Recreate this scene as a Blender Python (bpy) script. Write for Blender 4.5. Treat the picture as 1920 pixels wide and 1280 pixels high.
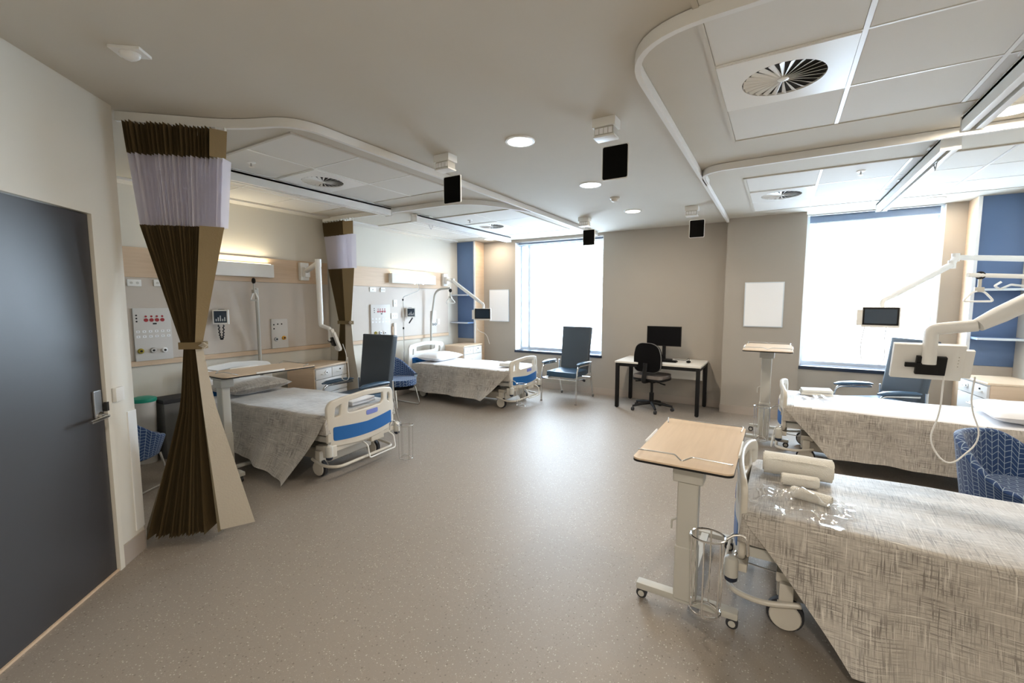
import bpy, bmesh, math, random
from mathutils import Vector, Matrix
random.seed(7)
for o in list(bpy.data.objects): bpy.data.objects.remove(o)
S = bpy.context.scene
COL = S.collection
PI = math.pi
R = math.radians

# ------------------------------------------------------------------ camera
FPX = 822.0
PITCH = math.atan(74.0 / FPX)
YAW = math.atan(502.0 / FPX * math.cos(PITCH))
cam = bpy.data.cameras.new('camera')
cam.sensor_width = 36.0
cam.lens = FPX / 1920 * 36
cam.clip_start = 0.02
cam.clip_end = 3000
camo = bpy.data.objects.new('camera', cam)
COL.objects.link(camo)
camo.location = (0, 0, 1.56)
camo.rotation_euler = (PI/2 - PITCH, 0, YAW)
S.camera = camo

# ------------------------------------------------------------------ light
EXPOSURE = 0.30
SKY = 19.5
w = bpy.data.worlds.new('sky'); S.world = w; w.use_nodes = True
wn = w.node_tree; wn.nodes.clear()
wo = wn.nodes.new('ShaderNodeOutputWorld'); wb = wn.nodes.new('ShaderNodeBackground')
wb.inputs[0].default_value = (0.68, 0.84, 1.0, 1); wb.inputs[1].default_value = SKY
wn.links.new(wb.outputs[0], wo.inputs[0])
S.view_settings.view_transform = 'Standard'
S.view_settings.look = 'None'
S.view_settings.exposure = EXPOSURE
S.view_settings.gamma = 1
S.view_settings.use_curve_mapping = False

def lamp(name, kind, loc, energy, color=(1, 1, 1), size=0.1, sy=None, rot=(0, 0, 0), portal=False, spread=None):
    l = bpy.data.lights.new(name, kind); l.energy = energy; l.color = color
    if kind == 'AREA':
        l.shape = 'RECTANGLE' if sy else 'DISK'; l.size = size
        if sy: l.size_y = sy
        if spread: l.spread = spread
        if portal: l.cycles.is_portal = True
    o = bpy.data.objects.new(name, l); COL.objects.link(o); o.location = loc; o.rotation_euler = rot
    return o
# window portals (importance sampling of the sky only)
lamp('window_portal', 'AREA', (-3.37, 7.2, 1.66), 1, size=1.7, sy=2.0, rot=(-PI/2, 0, 0), portal=True)
lamp('window_portal', 'AREA', (0.92, 7.2, 1.68), 1, size=1.34, sy=2.0, rot=(-PI/2, 0, 0), portal=True)

# ------------------------------------------------------------------ materials
def newmat(name):
    m = bpy.data.materials.new(name); m.use_nodes = True
    nt = m.node_tree; b = nt.nodes['Principled BSDF']
    return m, nt, b
def mat(name, col, rough=0.6, metal=0, spec=0.5, bump=0.0, bscale=60, var=0.0, vscale=4, coat=0, sheen=0):
    m, nt, b = newmat(name)
    b.inputs['Base Color'].default_value = (*col, 1)
    b.inputs['Roughness'].default_value = rough
    b.inputs['Metallic'].default_value = metal
    b.inputs['Specular IOR Level'].default_value = spec
    if coat: b.inputs['Coat Weight'].default_value = coat; b.inputs['Coat Roughness'].default_value = 0.15
    if sheen: b.inputs['Sheen Weight'].default_value = sheen; b.inputs['Sheen Roughness'].default_value = 0.4
    tc = nt.nodes.new('ShaderNodeTexCoord')
    n = nt.nodes.new('ShaderNodeTexNoise'); n.inputs['Scale'].default_value = vscale; n.inputs['Detail'].default_value = 3
    nt.links.new(tc.outputs['Object'], n.inputs['Vector'])
    if var:
        mx = nt.nodes.new('ShaderNodeMix'); mx.data_type = 'RGBA'
        mx.inputs[6].default_value = (*[c*(1-var) for c in col], 1)
        mx.inputs[7].default_value = (*[min(1, c*(1+var)) for c in col], 1)
        nt.links.new(n.outputs['Fac'], mx.inputs[0]); nt.links.new(mx.outputs[2], b.inputs['Base Color'])
    if bump:
        n2 = nt.nodes.new('ShaderNodeTexNoise'); n2.inputs['Scale'].default_value = bscale; n2.inputs['Detail'].default_value = 4
        nt.links.new(tc.outputs['Object'], n2.inputs['Vector'])
        bp = nt.nodes.new('ShaderNodeBump'); bp.inputs['Strength'].default_value = bump; bp.inputs['Distance'].default_value = 0.01
        nt.links.new(n2.outputs['Fac'], bp.inputs['Height']); nt.links.new(bp.outputs[0], b.inputs['Normal'])
    return m
def emat(name, col, st):
    m, nt, b = newmat(name)
    b.inputs['Base Color'].default_value = (0.9, 0.9, 0.9, 1)
    b.inputs['Emission Color'].default_value = (*col, 1); b.inputs['Emission Strength'].default_value = st
    return m
def mathn(nt, op, a, b=None, c=None):
    n = nt.nodes.new('ShaderNodeMath'); n.operation = op
    for i, v in enumerate((a, b, c)):
        if v is None: continue
        if isinstance(v, (int, float)): n.inputs[i].default_value = v
        else: nt.links.new(v, n.inputs[i])
    return n.outputs[0]

M = {}
M['paint_ceiling'] = mat('paint_ceiling', (0.60, 0.565, 0.50), 0.85, var=0.02)
M['tile_white'] = mat('tile_white', (0.72, 0.70, 0.66), 0.75, bump=0.05, bscale=200)
M['tbar'] = mat('tbar_white', (0.86, 0.86, 0.84), 0.3)
M['wall_white'] = mat('wall_white', (0.70, 0.665, 0.59), 0.8, var=0.015)
M['wall_taupe'] = mat('wall_taupe', (0.40, 0.36, 0.31), 0.85, bump=0.05, bscale=150, var=0.02)
M['panel_beige'] = mat('panel_beige', (0.56, 0.50, 0.44), 0.45, var=0.03)
M['panel_grey'] = mat('panel_grey', (0.62, 0.60, 0.575), 0.45)
M['white'] = mat('white_gloss', (0.80, 0.80, 0.78), 0.35)
M['white_matt'] = mat('white_matt', (0.78, 0.775, 0.755), 0.6)
M['white_edge'] = mat('white_edge', (0.82, 0.84, 0.86), 0.4)
M['blue_lam'] = mat('blue_laminate', (0.125, 0.205, 0.38), 0.5, var=0.03)
M['blue_inlay'] = mat('blue_inlay', (0.005, 0.11, 0.36), 0.4)
M['label_blue'] = mat('label_blue', (0.16, 0.20, 0.52), 0.4)
M['bed_cream'] = mat('bed_cream', (0.60, 0.565, 0.50), 0.38)
M['bed_grey'] = mat('bed_grey', (0.50, 0.49, 0.45), 0.45)
M['chrome'] = mat('chrome', (0.75, 0.75, 0.75), 0.16, metal=1)
M['steel'] = mat('steel', (0.5, 0.5, 0.5), 0.35, metal=1)
M['black'] = mat('black_plastic', (0.006, 0.006, 0.007), 0.5, spec=0.3)
M['black_matt'] = mat('black_matt', (0.004, 0.004, 0.005), 0.8, spec=0.12)
M['dark_gap'] = mat('dark_gap', (0.03, 0.03, 0.03), 0.9)
M['dark_navy'] = mat('dark_navy', (0.010, 0.018, 0.04), 0.35)
M['rubber'] = mat('rubber', (0.03, 0.03, 0.035), 0.7)
M['tyre'] = mat('tyre_grey', (0.16, 0.16, 0.16), 0.6)
M['pad_blue'] = mat('pad_blue', (0.04, 0.05, 0.12), 0.6)
M['vinyl_dark'] = mat('vinyl_charcoal', (0.050, 0.066, 0.085), 0.36, bump=0.1, bscale=300)
M['vinyl_blue'] = mat('vinyl_blue', (0.040, 0.085, 0.145), 0.36, bump=0.1, bscale=300)
M['sheet'] = mat('white_sheet', (0.80, 0.80, 0.83), 0.8, bump=0.3, bscale=14, sheen=0.3)
M['towel'] = mat('white_towel', (0.82, 0.80, 0.74), 0.95, bump=0.6, bscale=220, sheen=0.4)
M['towel_cream'] = mat('cream_towel', (0.74, 0.67, 0.56), 0.95, bump=0.6, bscale=220, sheen=0.4)
M['red'] = mat('red', (0.32, 0.004, 0.012), 0.4)
M['yellow'] = mat('yellow_brass', (0.35, 0.28, 0.03), 0.4, metal=0.3)
M['amber'] = mat('amber', (0.6, 0.3, 0.02), 0.4)
M['green'] = mat('green_lid', (0.01, 0.30, 0.20), 0.4)
M['black_rubber_tube'] = mat('black_tube', (0.01, 0.012, 0.016), 0.35)
M['screen_blue'] = mat('screen_grey', (0.025, 0.045, 0.075), 0.12)
M['board'] = mat('whiteboard', (0.90, 0.91, 0.93), 0.2)
M['sign_black'] = mat('sign_black', (0.003, 0.003, 0.003), 0.7, spec=0.08)
M['alu'] = mat('aluminium', (0.62, 0.68, 0.74), 0.35, metal=0.4)
M['blind_blue'] = mat('blind_fabric', (0.20, 0.27, 0.40), 0.7)
M['desk_white'] = mat('desk_white', (0.74, 0.71, 0.66), 0.35)
M['curtain_tie'] = mat('curtain_tie', (0.20, 0.145, 0.07), 0.8)
M['lining'] = mat('curtain_lining', (0.50, 0.45, 0.37), 0.8, bump=0.15, bscale=90)
M['fold_lit'] = mat('curtain_fold_lit', (0.27, 0.20, 0.105), 0.8, bump=0.15, bscale=90)  # brown curtain cloth made lighter: light on the end fold put into the colour
M['brown'] = mat('curtain_brown', (0.135, 0.093, 0.038), 0.85, bump=0.15, bscale=120)
M['skirt'] = mat('skirting_vinyl', (0.42, 0.36, 0.31), 0.55)
M['lamp_glow'] = emat('downlight_glow', (1.0, 0.90, 0.74), 9)
M['bed_glow'] = emat('bedlight_glow', (1.0, 0.90, 0.66), 2.2)
M['house'] = mat('house_render', (0.55, 0.56, 0.57), 0.9)
M['ground_out'] = mat('ground_outside', (0.62, 0.64, 0.66), 0.9, var=0.1, vscale=0.05)

def m_door():
    m, nt, b = newmat('door_laminate'); b.inputs['Base Color'].default_value = (0.040, 0.038, 0.040, 1)
    b.inputs['Roughness'].default_value = 0.38; b.inputs['Specular IOR Level'].default_value = 0.55
    return m
M['door'] = m_door()
def m_maple(name, c1, c2, rough=0.45, ax=(1, 1, 14)):
    m, nt, b = newmat(name)
    tc = nt.nodes.new('ShaderNodeTexCoord'); mp = nt.nodes.new('ShaderNodeMapping'); mp.inputs['Scale'].default_value = ax
    n = nt.nodes.new('ShaderNodeTexNoise'); n.inputs['Scale'].default_value = 2.5; n.inputs['Detail'].default_value = 6; n.inputs['Distortion'].default_value = 0.6
    nt.links.new(tc.outputs['Object'], mp.inputs[0]); nt.links.new(mp.outputs[0], n.inputs['Vector'])
    cr = nt.nodes.new('ShaderNodeValToRGB'); cr.color_ramp.elements[0].position = 0.3; cr.color_ramp.elements[1].position = 0.7
    cr.color_ramp.elements[0].color = (*c1, 1); cr.color_ramp.elements[1].color = (*c2, 1)
    nt.links.new(n.outputs['Fac'], cr.inputs[0]); nt.links.new(cr.outputs[0], b.inputs['Base Color'])
    b.inputs['Roughness'].default_value = rough
    return m
M['maple'] = m_maple('maple_laminate', (0.60, 0.44, 0.30), (0.66, 0.50, 0.35))
M['maple_top'] = m_maple('maple_table_top', (0.64, 0.49, 0.345), (0.70, 0.545, 0.39), 0.36, (14, 1, 1))
def m_floor():
    m, nt, b = newmat('floor_vinyl')
    tc = nt.nodes.new('ShaderNodeTexCoord')
    n = nt.nodes.new('ShaderNodeTexNoise'); n.inputs['Scale'].default_value = 1.3; n.inputs['Detail'].default_value = 3
    nt.links.new(tc.outputs['Object'], n.inputs['Vector'])
    mx = nt.nodes.new('ShaderNodeMix'); mx.data_type = 'RGBA'
    mx.inputs[6].default_value = (0.262, 0.226, 0.190, 1); mx.inputs[7].default_value = (0.305, 0.265, 0.225, 1)
    nt.links.new(n.outputs['Fac'], mx.inputs[0])
    cur = mx.outputs[2]
    for sc, th, col in ((95, 0.10, (0.72, 0.68, 0.62)), (70, 0.085, (0.10, 0.08, 0.07)), (150, 0.12, (0.50, 0.44, 0.38)), (120, 0.11, (0.19, 0.16, 0.14))):
        v = nt.nodes.new('ShaderNodeTexVoronoi'); v.inputs['Scale'].default_value = sc
        mp = nt.nodes.new('ShaderNodeMapping'); mp.inputs['Location'].default_value = (sc, sc*0.3, 0)
        nt.links.new(tc.outputs['Object'], mp.inputs[0]); nt.links.new(mp.outputs[0], v.inputs['Vector'])
        sep = nt.nodes.new('ShaderNodeSeparateColor'); nt.links.new(v.outputs['Color'], sep.inputs[0])
        a = mathn(nt, 'LESS_THAN', v.outputs['Distance'], 0.30)
        g = mathn(nt, 'LESS_THAN', sep.outputs[0], th*1.6)
        f = mathn(nt, 'MULTIPLY', a, g); f = mathn(nt, 'MULTIPLY', f, 0.5)
        m2 = nt.nodes.new('ShaderNodeMix'); m2.data_type = 'RGBA'; m2.inputs[7].default_value = (*col, 1)
        nt.links.new(f, m2.inputs[0]); nt.links.new(cur, m2.inputs[6]); cur = m2.outputs[2]
    nt.links.new(cur, b.inputs['Base Color'])
    b.inputs['Roughness'].default_value = 0.50; b.inputs['Specular IOR Level'].default_value = 0.6
    return m
M['floor'] = m_floor()
def m_linen():
    m, nt, b = newmat('linen_crosshatch')
    uv = nt.nodes.new('ShaderNodeUVMap')
    def streak(sx, sy, off, detail=2):
        mp = nt.nodes.new('ShaderNodeMapping'); mp.inputs['Scale'].default_value = (sx, sy, 1); mp.inputs['Location'].default_value = (off, off*1.7, 0)
        n = nt.nodes.new('ShaderNodeTexNoise'); n.inputs['Scale'].default_value = 1; n.inputs['Detail'].default_value = detail
        nt.links.new(uv.outputs[0], mp.inputs[0]); nt.links.new(mp.outputs[0], n.inputs['Vector'])
        return n.outputs['Fac']
    def sharp(v, lo, hi):
        r = nt.nodes.new('ShaderNodeMapRange'); r.inputs[1].default_value = lo; r.inputs[2].default_value = hi
        nt.links.new(v, r.inputs[0]); return r.outputs[0]
    a = sharp(streak(190, 9, 1), 0.50, 0.64); c = sharp(streak(9, 210, 5), 0.50, 0.64)
    d = mathn(nt, 'MAXIMUM', a, c)
    patch = sharp(streak(5, 5, 9, 3), 0.35, 0.62)
    d = mathn(nt, 'MULTIPLY', d, mathn(nt, 'MULTIPLY_ADD', patch, 0.6, 0.4))
    l1 = sharp(streak(180, 7, 13), 0.60, 0.72); l2 = sharp(streak(7, 190, 17), 0.60, 0.72)
    l = mathn(nt, 'MAXIMUM', l1, l2)
    mx = nt.nodes.new('ShaderNodeMix'); mx.data_type = 'RGBA'
    mx.inputs[6].default_value = (0.45, 0.415, 0.37, 1); mx.inputs[7].default_value = (0.115, 0.100, 0.090, 1)
    nt.links.new(mathn(nt, 'MULTIPLY', d, 0.85), mx.inputs[0])
    m2 = nt.nodes.new('ShaderNodeMix'); m2.data_type = 'RGBA'; m2.inputs[7].default_value = (0.74, 0.71, 0.65, 1)
    nt.links.new(mathn(nt, 'MULTIPLY', l, 0.75), m2.inputs[0]); nt.links.new(mx.outputs[2], m2.inputs[6])
    nt.links.new(m2.outputs[2], b.inputs['Base Color'])
    b.inputs['Roughness'].default_value = 0.55
    b.inputs['Sheen Weight'].default_value = 1.0; b.inputs['Sheen Roughness'].default_value = 0.35
    n = nt.nodes.new('ShaderNodeTexNoise'); n.inputs['Scale'].default_value = 7; n.inputs['Detail'].default_value = 4
    nt.links.new(uv.outputs[0], n.inputs['Vector'])
    bp = nt.nodes.new('ShaderNodeBump'); bp.inputs['Strength'].default_value = 0.35; bp.inputs['Distance'].default_value = 0.02
    nt.links.new(n.outputs['Fac'], bp.inputs['Height']); nt.links.new(bp.outputs[0], b.inputs['Normal'])
    return m
M['linen'] = m_linen()
def m_tub():
    m, nt, b = newmat('chevron_upholstery')
    uv = nt.nodes.new('ShaderNodeUVMap'); sp = nt.nodes.new('ShaderNodeSeparateXYZ'); nt.links.new(uv.outputs[0], sp.inputs[0])
    u = mathn(nt, 'MULTIPLY', sp.outputs[0], 1/0.042); v = mathn(nt, 'MULTIPLY', sp.outputs[1], 1/0.040)
    fu = mathn(nt, 'FRACT', u)
    du = mathn(nt, 'MINIMUM', fu, mathn(nt, 'SUBTRACT', 1, fu))
    l1 = mathn(nt, 'LESS_THAN', du, 0.045)
    tri = mathn(nt, 'ABSOLUTE', mathn(nt, 'MULTIPLY_ADD', mathn(nt, 'FRACT', mathn(nt, 'MULTIPLY', u, 0.5)), 2, -1))
    fv = mathn(nt, 'FRACT', mathn(nt, 'ADD', v, mathn(nt, 'MULTIPLY', tri, 0.8)))
    dv = mathn(nt, 'MINIMUM', fv, mathn(nt, 'SUBTRACT', 1, fv))
    l2 = mathn(nt, 'LESS_THAN', dv, 0.055)
    f = mathn(nt, 'MAXIMUM', l1, l2)
    mx = nt.nodes.new('ShaderNodeMix'); mx.data_type = 'RGBA'
    mx.inputs[6].default_value = (0.004, 0.035, 0.13, 1); mx.inputs[7].default_value = (0.36, 0.46, 0.55, 1)
    nt.links.new(mathn(nt, 'MULTIPLY', f, 0.8), mx.inputs[0]); nt.links.new(mx.outputs[2], b.inputs['Base Color'])
    b.inputs['Roughness'].default_value = 0.75; b.inputs['Sheen Weight'].default_value = 0.2
    return m
M['tub'] = m_tub()
def m_mix_transp(name, col, fac, rough=0.7, transl=False, gloss=False):
    m = bpy.data.materials.new(name); m.use_nodes = True; nt = m.node_tree; nt.nodes.clear()
    out = nt.nodes.new('ShaderNodeOutputMaterial'); mx = nt.nodes.new('ShaderNodeMixShader'); mx.inputs[0].default_value = fac
    t = nt.nodes.new('ShaderNodeBsdfTransparent')
    if gloss:
        s = nt.nodes.new('ShaderNodeBsdfGlossy'); s.inputs[0].default_value = (*col, 1); s.inputs[1].default_value = rough; so = s.outputs[0]
    elif transl:
        a = nt.nodes.new('ShaderNodeBsdfDiffuse'); a.inputs[0].default_value = (*col, 1)
        c = nt.nodes.new('ShaderNodeBsdfTranslucent'); c.inputs[0].default_value = (*col, 1)
        ad = nt.nodes.new('ShaderNodeMixShader'); ad.inputs[0].default_value = 0.45
        nt.links.new(a.outputs[0], ad.inputs[1]); nt.links.new(c.outputs[0], ad.inputs[2]); so = ad.outputs[0]
    else:
        s = nt.nodes.new('ShaderNodeBsdfDiffuse'); s.inputs[0].default_value = (*col, 1); so = s.outputs[0]
    nt.links.new(t.outputs[0], mx.inputs[1]); nt.links.new(so, mx.inputs[2]); nt.links.new(mx.outputs[0], out.inputs[0])
    return m
M['sheer'] = m_mix_transp('sheer_mesh', (0.88, 0.86, 0.92), 0.80, transl=True)
M['glass'] = m_mix_transp('window_glass', (1, 1, 1), 0.05, 0.02, gloss=True)
M['acrylic'] = m_mix_transp('clear_acrylic', (1, 1, 1), 0.12, 0.05, gloss=True)
M['plastic_wrap'] = m_mix_transp('clear_plastic_wrap', (1, 1, 1), 0.28, 0.10, gloss=True)

# ------------------------------------------------------------------ geometry helpers
def V(*a): return Vector(a)
def new(): return bmesh.new()
def box(bm, x0, x1, y0, y1, z0, z1, bev=0.0, seg=2, rot=None):
    vs = [bm.verts.new((x, y, z)) for z in (z0, z1) for y in (y0, y1) for x in (x0, x1)]
    fs = [bm.faces.new([vs[i] for i in q]) for q in ((0, 2, 3, 1), (4, 5, 7, 6), (0, 1, 5, 4), (2, 6, 7, 3), (0, 4, 6, 2), (1, 3, 7, 5))]
    geo = vs
    if bev:
        es = list({e for f in fs for e in f.edges})
        r = bmesh.ops.bevel(bm, geom=es, offset=bev, segments=seg, profile=0.7, affect='EDGES')
        geo = list({v for f in r['faces'] for v in f.verts} | {v for v in vs if v.is_valid})
    if rot is not None: bmesh.ops.transform(bm, matrix=rot, verts=geo)
    return geo
def xf(bm, before, matrix):
    vs = [v for v in bm.verts if v not in before]
    bmesh.ops.transform(bm, matrix=matrix, verts=vs)
def frames(pts, closed):
    n = len(pts); T = []
    for i in range(n):
        if closed: t = pts[(i+1) % n] - pts[i-1]
        else: t = pts[min(i+1, n-1)] - pts[max(i-1, 0)]
        T.append(t.normalized())
    a = Vector((0, 0, 1)) if abs(T[0].z) < 0.9 else Vector((1, 0, 0))
    N = [(a - T[0]*a.dot(T[0])).normalized()]
    for i in range(1, n):
        q = T[i-1].rotation_difference(T[i]); N.append((q @ N[-1]).normalized())
    return T, N
def tube(bm, pts, r, n=8, closed=False, r2=None, cap=True):
    """sweep a circle (or an ellipse r x r2, or a radius list) along pts"""
    pts = [Vector(p) for p in pts]
    T, N = frames(pts, closed); rings = []
    for i, p in enumerate(pts):
        B = T[i].cross(N[i]); ri = r[i] if isinstance(r, (list, tuple)) else r; rb = r2 if r2 else ri
        rings.append([bm.verts.new(p + N[i]*math.cos(2*PI*k/n)*ri + B*math.sin(2*PI*k/n)*rb) for k in range(n)])
    m = len(rings)
    for i in range(m if closed else m-1):
        a, b = rings[i], rings[(i+1) % m]
        for k in range(n): bm.faces.new((a[k], a[(k+1) % n], b[(k+1) % n], b[k]))
    if cap and not closed:
        bm.faces.new(rings[0][::-1]); bm.faces.new(rings[-1])
def fillet(pts, r, k=5, closed=False):
    pts = [Vector(p) for p in pts]; out = []; n = len(pts)
    for i, p in enumerate(pts):
        if not closed and i in (0, n-1): out.append(p); continue
        a = pts[i-1] - p; b = pts[(i+1) % n] - p
        d = min(r, a.length*0.48, b.length*0.48)
        A = p + a.normalized()*d; B = p + b.normalized()*d
        for j in range(k+1):
            t = j/k; out.append(A*(1-t)**2 + p*2*t*(1-t) + B*t*t)
    return out
def cyl(bm, p0, p1, r, r2=None, n=16):
    tube(bm, [p0, p1], [r, r if r2 is None else r2], n)
def lathe(bm, prof, c=(0, 0, 0), n=20, ax='z'):
    c = Vector(c); rings = []
    for (r, z) in prof:
        ring = []
        for k in range(n):
            a = 2*PI*k/n; p = (r*math.cos(a), r*math.sin(a), z)
            if ax == 'y': p = (p[0], p[2], p[1])
            if ax == 'x': p = (p[2], p[0], p[1])
            ring.append(bm.verts.new(c + Vector(p)))
        rings.append(ring)
    for i in range(len(rings)-1):
        a, b = rings[i], rings[i+1]
        for k in range(n): bm.faces.new((a[k], a[(k+1) % n], b[(k+1) % n], b[k]))
    bm.faces.new(rings[0][::-1]); bm.faces.new(rings[-1])
def ell(bm, c, r, sub=2, e=1.0):
    q = bmesh.ops.create_icosphere(bm, subdivisions=sub, radius=1)
    for v in q['verts']:
        x, y, z = v.co
        f = lambda t: math.copysign(abs(t)**e, t)
        v.co = Vector(c) + Vector((f(x)*r[0], f(y)*r[1], f(z)*r[2]))
def grid(bm, fn, nu, nv, uvfn=None, closed_u=False):
    uvl = bm.loops.layers.uv.verify()
    P = [[bm.verts.new(fn(i/nu, j/nv)) for j in range(nv+1)] for i in range(nu if closed_u else nu+1)]
    for i in range(nu):
        for j in range(nv):
            i2 = (i+1) % len(P) if closed_u else i+1
            f = bm.faces.new((P[i][j], P[i2][j], P[i2][j+1], P[i][j+1]))
            if uvfn:
                for l, (a, b) in zip(f.loops, ((i, j), (i+1, j), (i+1, j+1), (i, j+1))): l[uvl].uv = uvfn(a/nu, b/nv)
def prism(bm, poly, place, t):
    """extrude 2D poly; place(u,v,w)->xyz with w in 0..t"""
    a = [bm.verts.new(place(u, v, 0)) for u, v in poly]; b = [bm.verts.new(place(u, v, t)) for u, v in poly]
    bm.faces.new(a[::-1]); bm.faces.new(b); n = len(poly)
    for i in range(n): bm.faces.new((a[i], a[(i+1) % n], b[(i+1) % n], b[i]))
def rrect(u0, u1, v0, v1, r, k=4):
    out = []
    for (cu, cv, a0) in ((u1-r, v1-r, 0), (u0+r, v1-r, 90), (u0+r, v0+r, 180), (u1-r, v0+r, 270)):
        for j in range(k+1):
            a = R(a0 + 90*j/k); out.append((cu+r*math.cos(a), cv+r*math.sin(a)))
    return out
def holed(outer, holes, depth, bev):
    """plate in the u-v plane with holes, thickness 2*depth, rounded edges -> bmesh"""
    cu = bpy.data.curves.new('tmp', 'CURVE'); cu.dimensions = '2D'; cu.fill_mode = 'BOTH'
    cu.extrude = max(0, depth-bev); cu.bevel_depth = bev; cu.bevel_resolution = 2
    for poly in [outer]+holes:
        sp = cu.splines.new('POLY'); sp.points.add(len(poly)-1); sp.use_cyclic_u = True
        for p, (u, v) in zip(sp.points, poly): p.co = (u, v, 0, 1)
    ob = bpy.data.objects.new('tmp', cu); COL.objects.link(ob)
    dg = bpy.context.evaluated_depsgraph_get(); me = bpy.data.meshes.new_from_object(ob.evaluated_get(dg))
    bm = bmesh.new(); bm.from_mesh(me)
    bpy.data.objects.remove(ob); bpy.data.curves.remove(cu); bpy.data.meshes.remove(me)
    bmesh.ops.remove_doubles(bm, verts=bm.verts, dist=1e-5)
    return bm
def mesh(name, bm, m, smooth=35, sub=0):
    bmesh.ops.recalc_face_normals(bm, faces=bm.faces)
    me = bpy.data.meshes.new(name); bm.to_mesh(me); bm.free()
    me.materials.append(M[m] if isinstance(m, str) else m)
    if smooth:
        me.polygons.foreach_set('use_smooth', [True]*len(me.polygons))
        me.set_sharp_from_angle(angle=R(smooth))
    return me
def part(name, bm, m, parent=None, smooth=35, label=None, world=False, kind=None):
    """link a bmesh as one mesh object; world=True: verts are in world coordinates"""
    me = mesh(name, bm, m, smooth); o = bpy.data.objects.new(name, me); COL.objects.link(o)
    if parent is not None:
        o.parent = parent
        if world:
            q = parent
            while q.parent: q = q.parent
            me.transform((Matrix.Translation(q.location) @ Matrix.Rotation(q.rotation_euler.z, 4, 'Z')).inverted())
    if label: o['label'] = label
    if kind: o['kind'] = kind
    return o
def thing(name, label, cat, loc=(0, 0, 0), rz=0, group=None):
    o = bpy.data.objects.new(name, None); COL.objects.link(o); o.empty_display_size = 0.1
    o.location = loc; o.rotation_euler = (0, 0, rz); o['label'] = label; o['category'] = cat
    if group: o['group'] = group
    return o
def solo(name, bm, m, label, cat, group=None, smooth=35):
    """a thing that is one mesh, given in world coordinates; origin at its base"""
    xs = [v.co for v in bm.verts]
    c = Vector(((min(v.x for v in xs)+max(v.x for v in xs))/2, (min(v.y for v in xs)+max(v.y for v in xs))/2, min(v.z for v in xs)))
    bmesh.ops.translate(bm, verts=bm.verts, vec=-c)
    o = part(name, bm, m, None, smooth); o.location = c; o['label'] = label; o['category'] = cat
    if group: o['group'] = group
    return o
def struct(name, bm, m, parent=None, smooth=0):
    o = part(name, bm, m, parent, smooth)
    if parent is None: o['kind'] = 'structure'
    return o
def dup(root, loc, rz, label=None, group=None):
    r = root.copy(); COL.objects.link(r); r.location = loc; r.rotation_euler = (0, 0, rz)
    if label: r['label'] = label
    if group: r['group'] = group
    def rec(src, dst):
        for ch in list(src.children):
            c = ch.copy(); COL.objects.link(c); c.parent = dst; rec(ch, c)
    rec(root, r)
    return r

# ------------------------------------------------------------------ room shell
HX = -5.38            # left bedhead wall
RX = 2.18             # right bedhead wall
BY = 7.05             # back wall
CZ = 2.70
CDIR = V(-0.669, 0.743, 0)      # direction along the entrance (door) wall, away from the camera
CN = V(0.743, 0.669, 0)         # its normal into the room
CP = V(-3.385, 1.065, 0)        # far corner of the entrance wall

b = new(); box(b, -6.2, 3.0, -2.6, 7.6, -0.1, 0.0); struct('floor', b, 'floor')
b = new(); box(b, -6.2, 3.0, -2.6, 7.6, CZ, CZ+0.1); ceiling = struct('ceiling', b, 'paint_ceiling')
b = new()
for q in ((-5.6, -4.22, BY, BY+.3, 0, CZ), (-4.22, -2.52, BY, BY+.3, 0, .62), (-4.22, -2.52, BY, BY+.3, 2.655, CZ), (-2.52, 0.26, BY, BY+.3, 0, CZ),
          (0.26, 1.60, BY, BY+.3, 0, .66), (1.60, 2.4, BY, BY+.3, 0, CZ)):
    box(b, *q)
wall_back = struct('wall_back', b, 'wall_taupe')
b = new(); box(b, -0.66, 0.245, 6.80, BY, 0, CZ); struct('wall_back_column', b, 'wall_taupe')
b = new(); box(b, HX-.2, HX, 0.76, BY, 0, CZ); struct('wall_left', b, 'wall_white')
b = new(); box(b, HX, -4.99, 3.93, 4.0, 0, CZ); struct('wall_left_nib', b, 'wall_white')
b = new(); box(b, RX, RX+.2, -2.4, BY, 0, CZ); struct('wall_right', b, 'wall_white')
b = new(); box(b, -1.2, RX, -2.4, -2.2, 0, CZ); struct('wall_rear', b, 'wall_white')
b = new(); box(b, HX-.2, -3.16, 0.62, 0.76, 0, CZ); struct('wall_bay_side', b, 'wall_white')
def wallp(bm, s0, s1, z0, z1, d0, d1, bev=0):
    """box on the entrance wall: s = metres back along the wall from the far corner, d = out from the wall face"""
    before = set(bm.verts)
    box(bm, s0, s1, d0, d1, z0, z1, bev)
    m = Matrix(((-CDIR.x, CN.x, 0, CP.x), (-CDIR.y, CN.y, 0, CP.y), (0, 0, 1, 0), (0, 0, 0, 1)))
    xf(bm, before, m)
DS0, DS1 = 0.245, 1.20           # door leaf span along the wall
b = new(); wallp(b, 0, DS0+.0, 0, CZ, -.15, 0); wallp(b, DS1, 4.6, 0, CZ, -.15, 0); wallp(b, DS0, DS1, 2.05, CZ, -.15, 0)
struct('wall_entrance', b, 'wall_white')
b = new(); wallp(b, DS0+.006, DS1, .004, 2.03, -.05, -.006); door = struct('door_1', b, 'door')
b = new()
wallp(b, DS0-.035, DS0+.002, 0, 2.075, -.06, .012); wallp(b, DS1, DS1+.035, 0, 2.075, -.06, .012); wallp(b, DS0+.002, DS1, 2.036, 2.075, -.06, .012)
struct('door_frame', b, 'wall_white', door)
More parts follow.
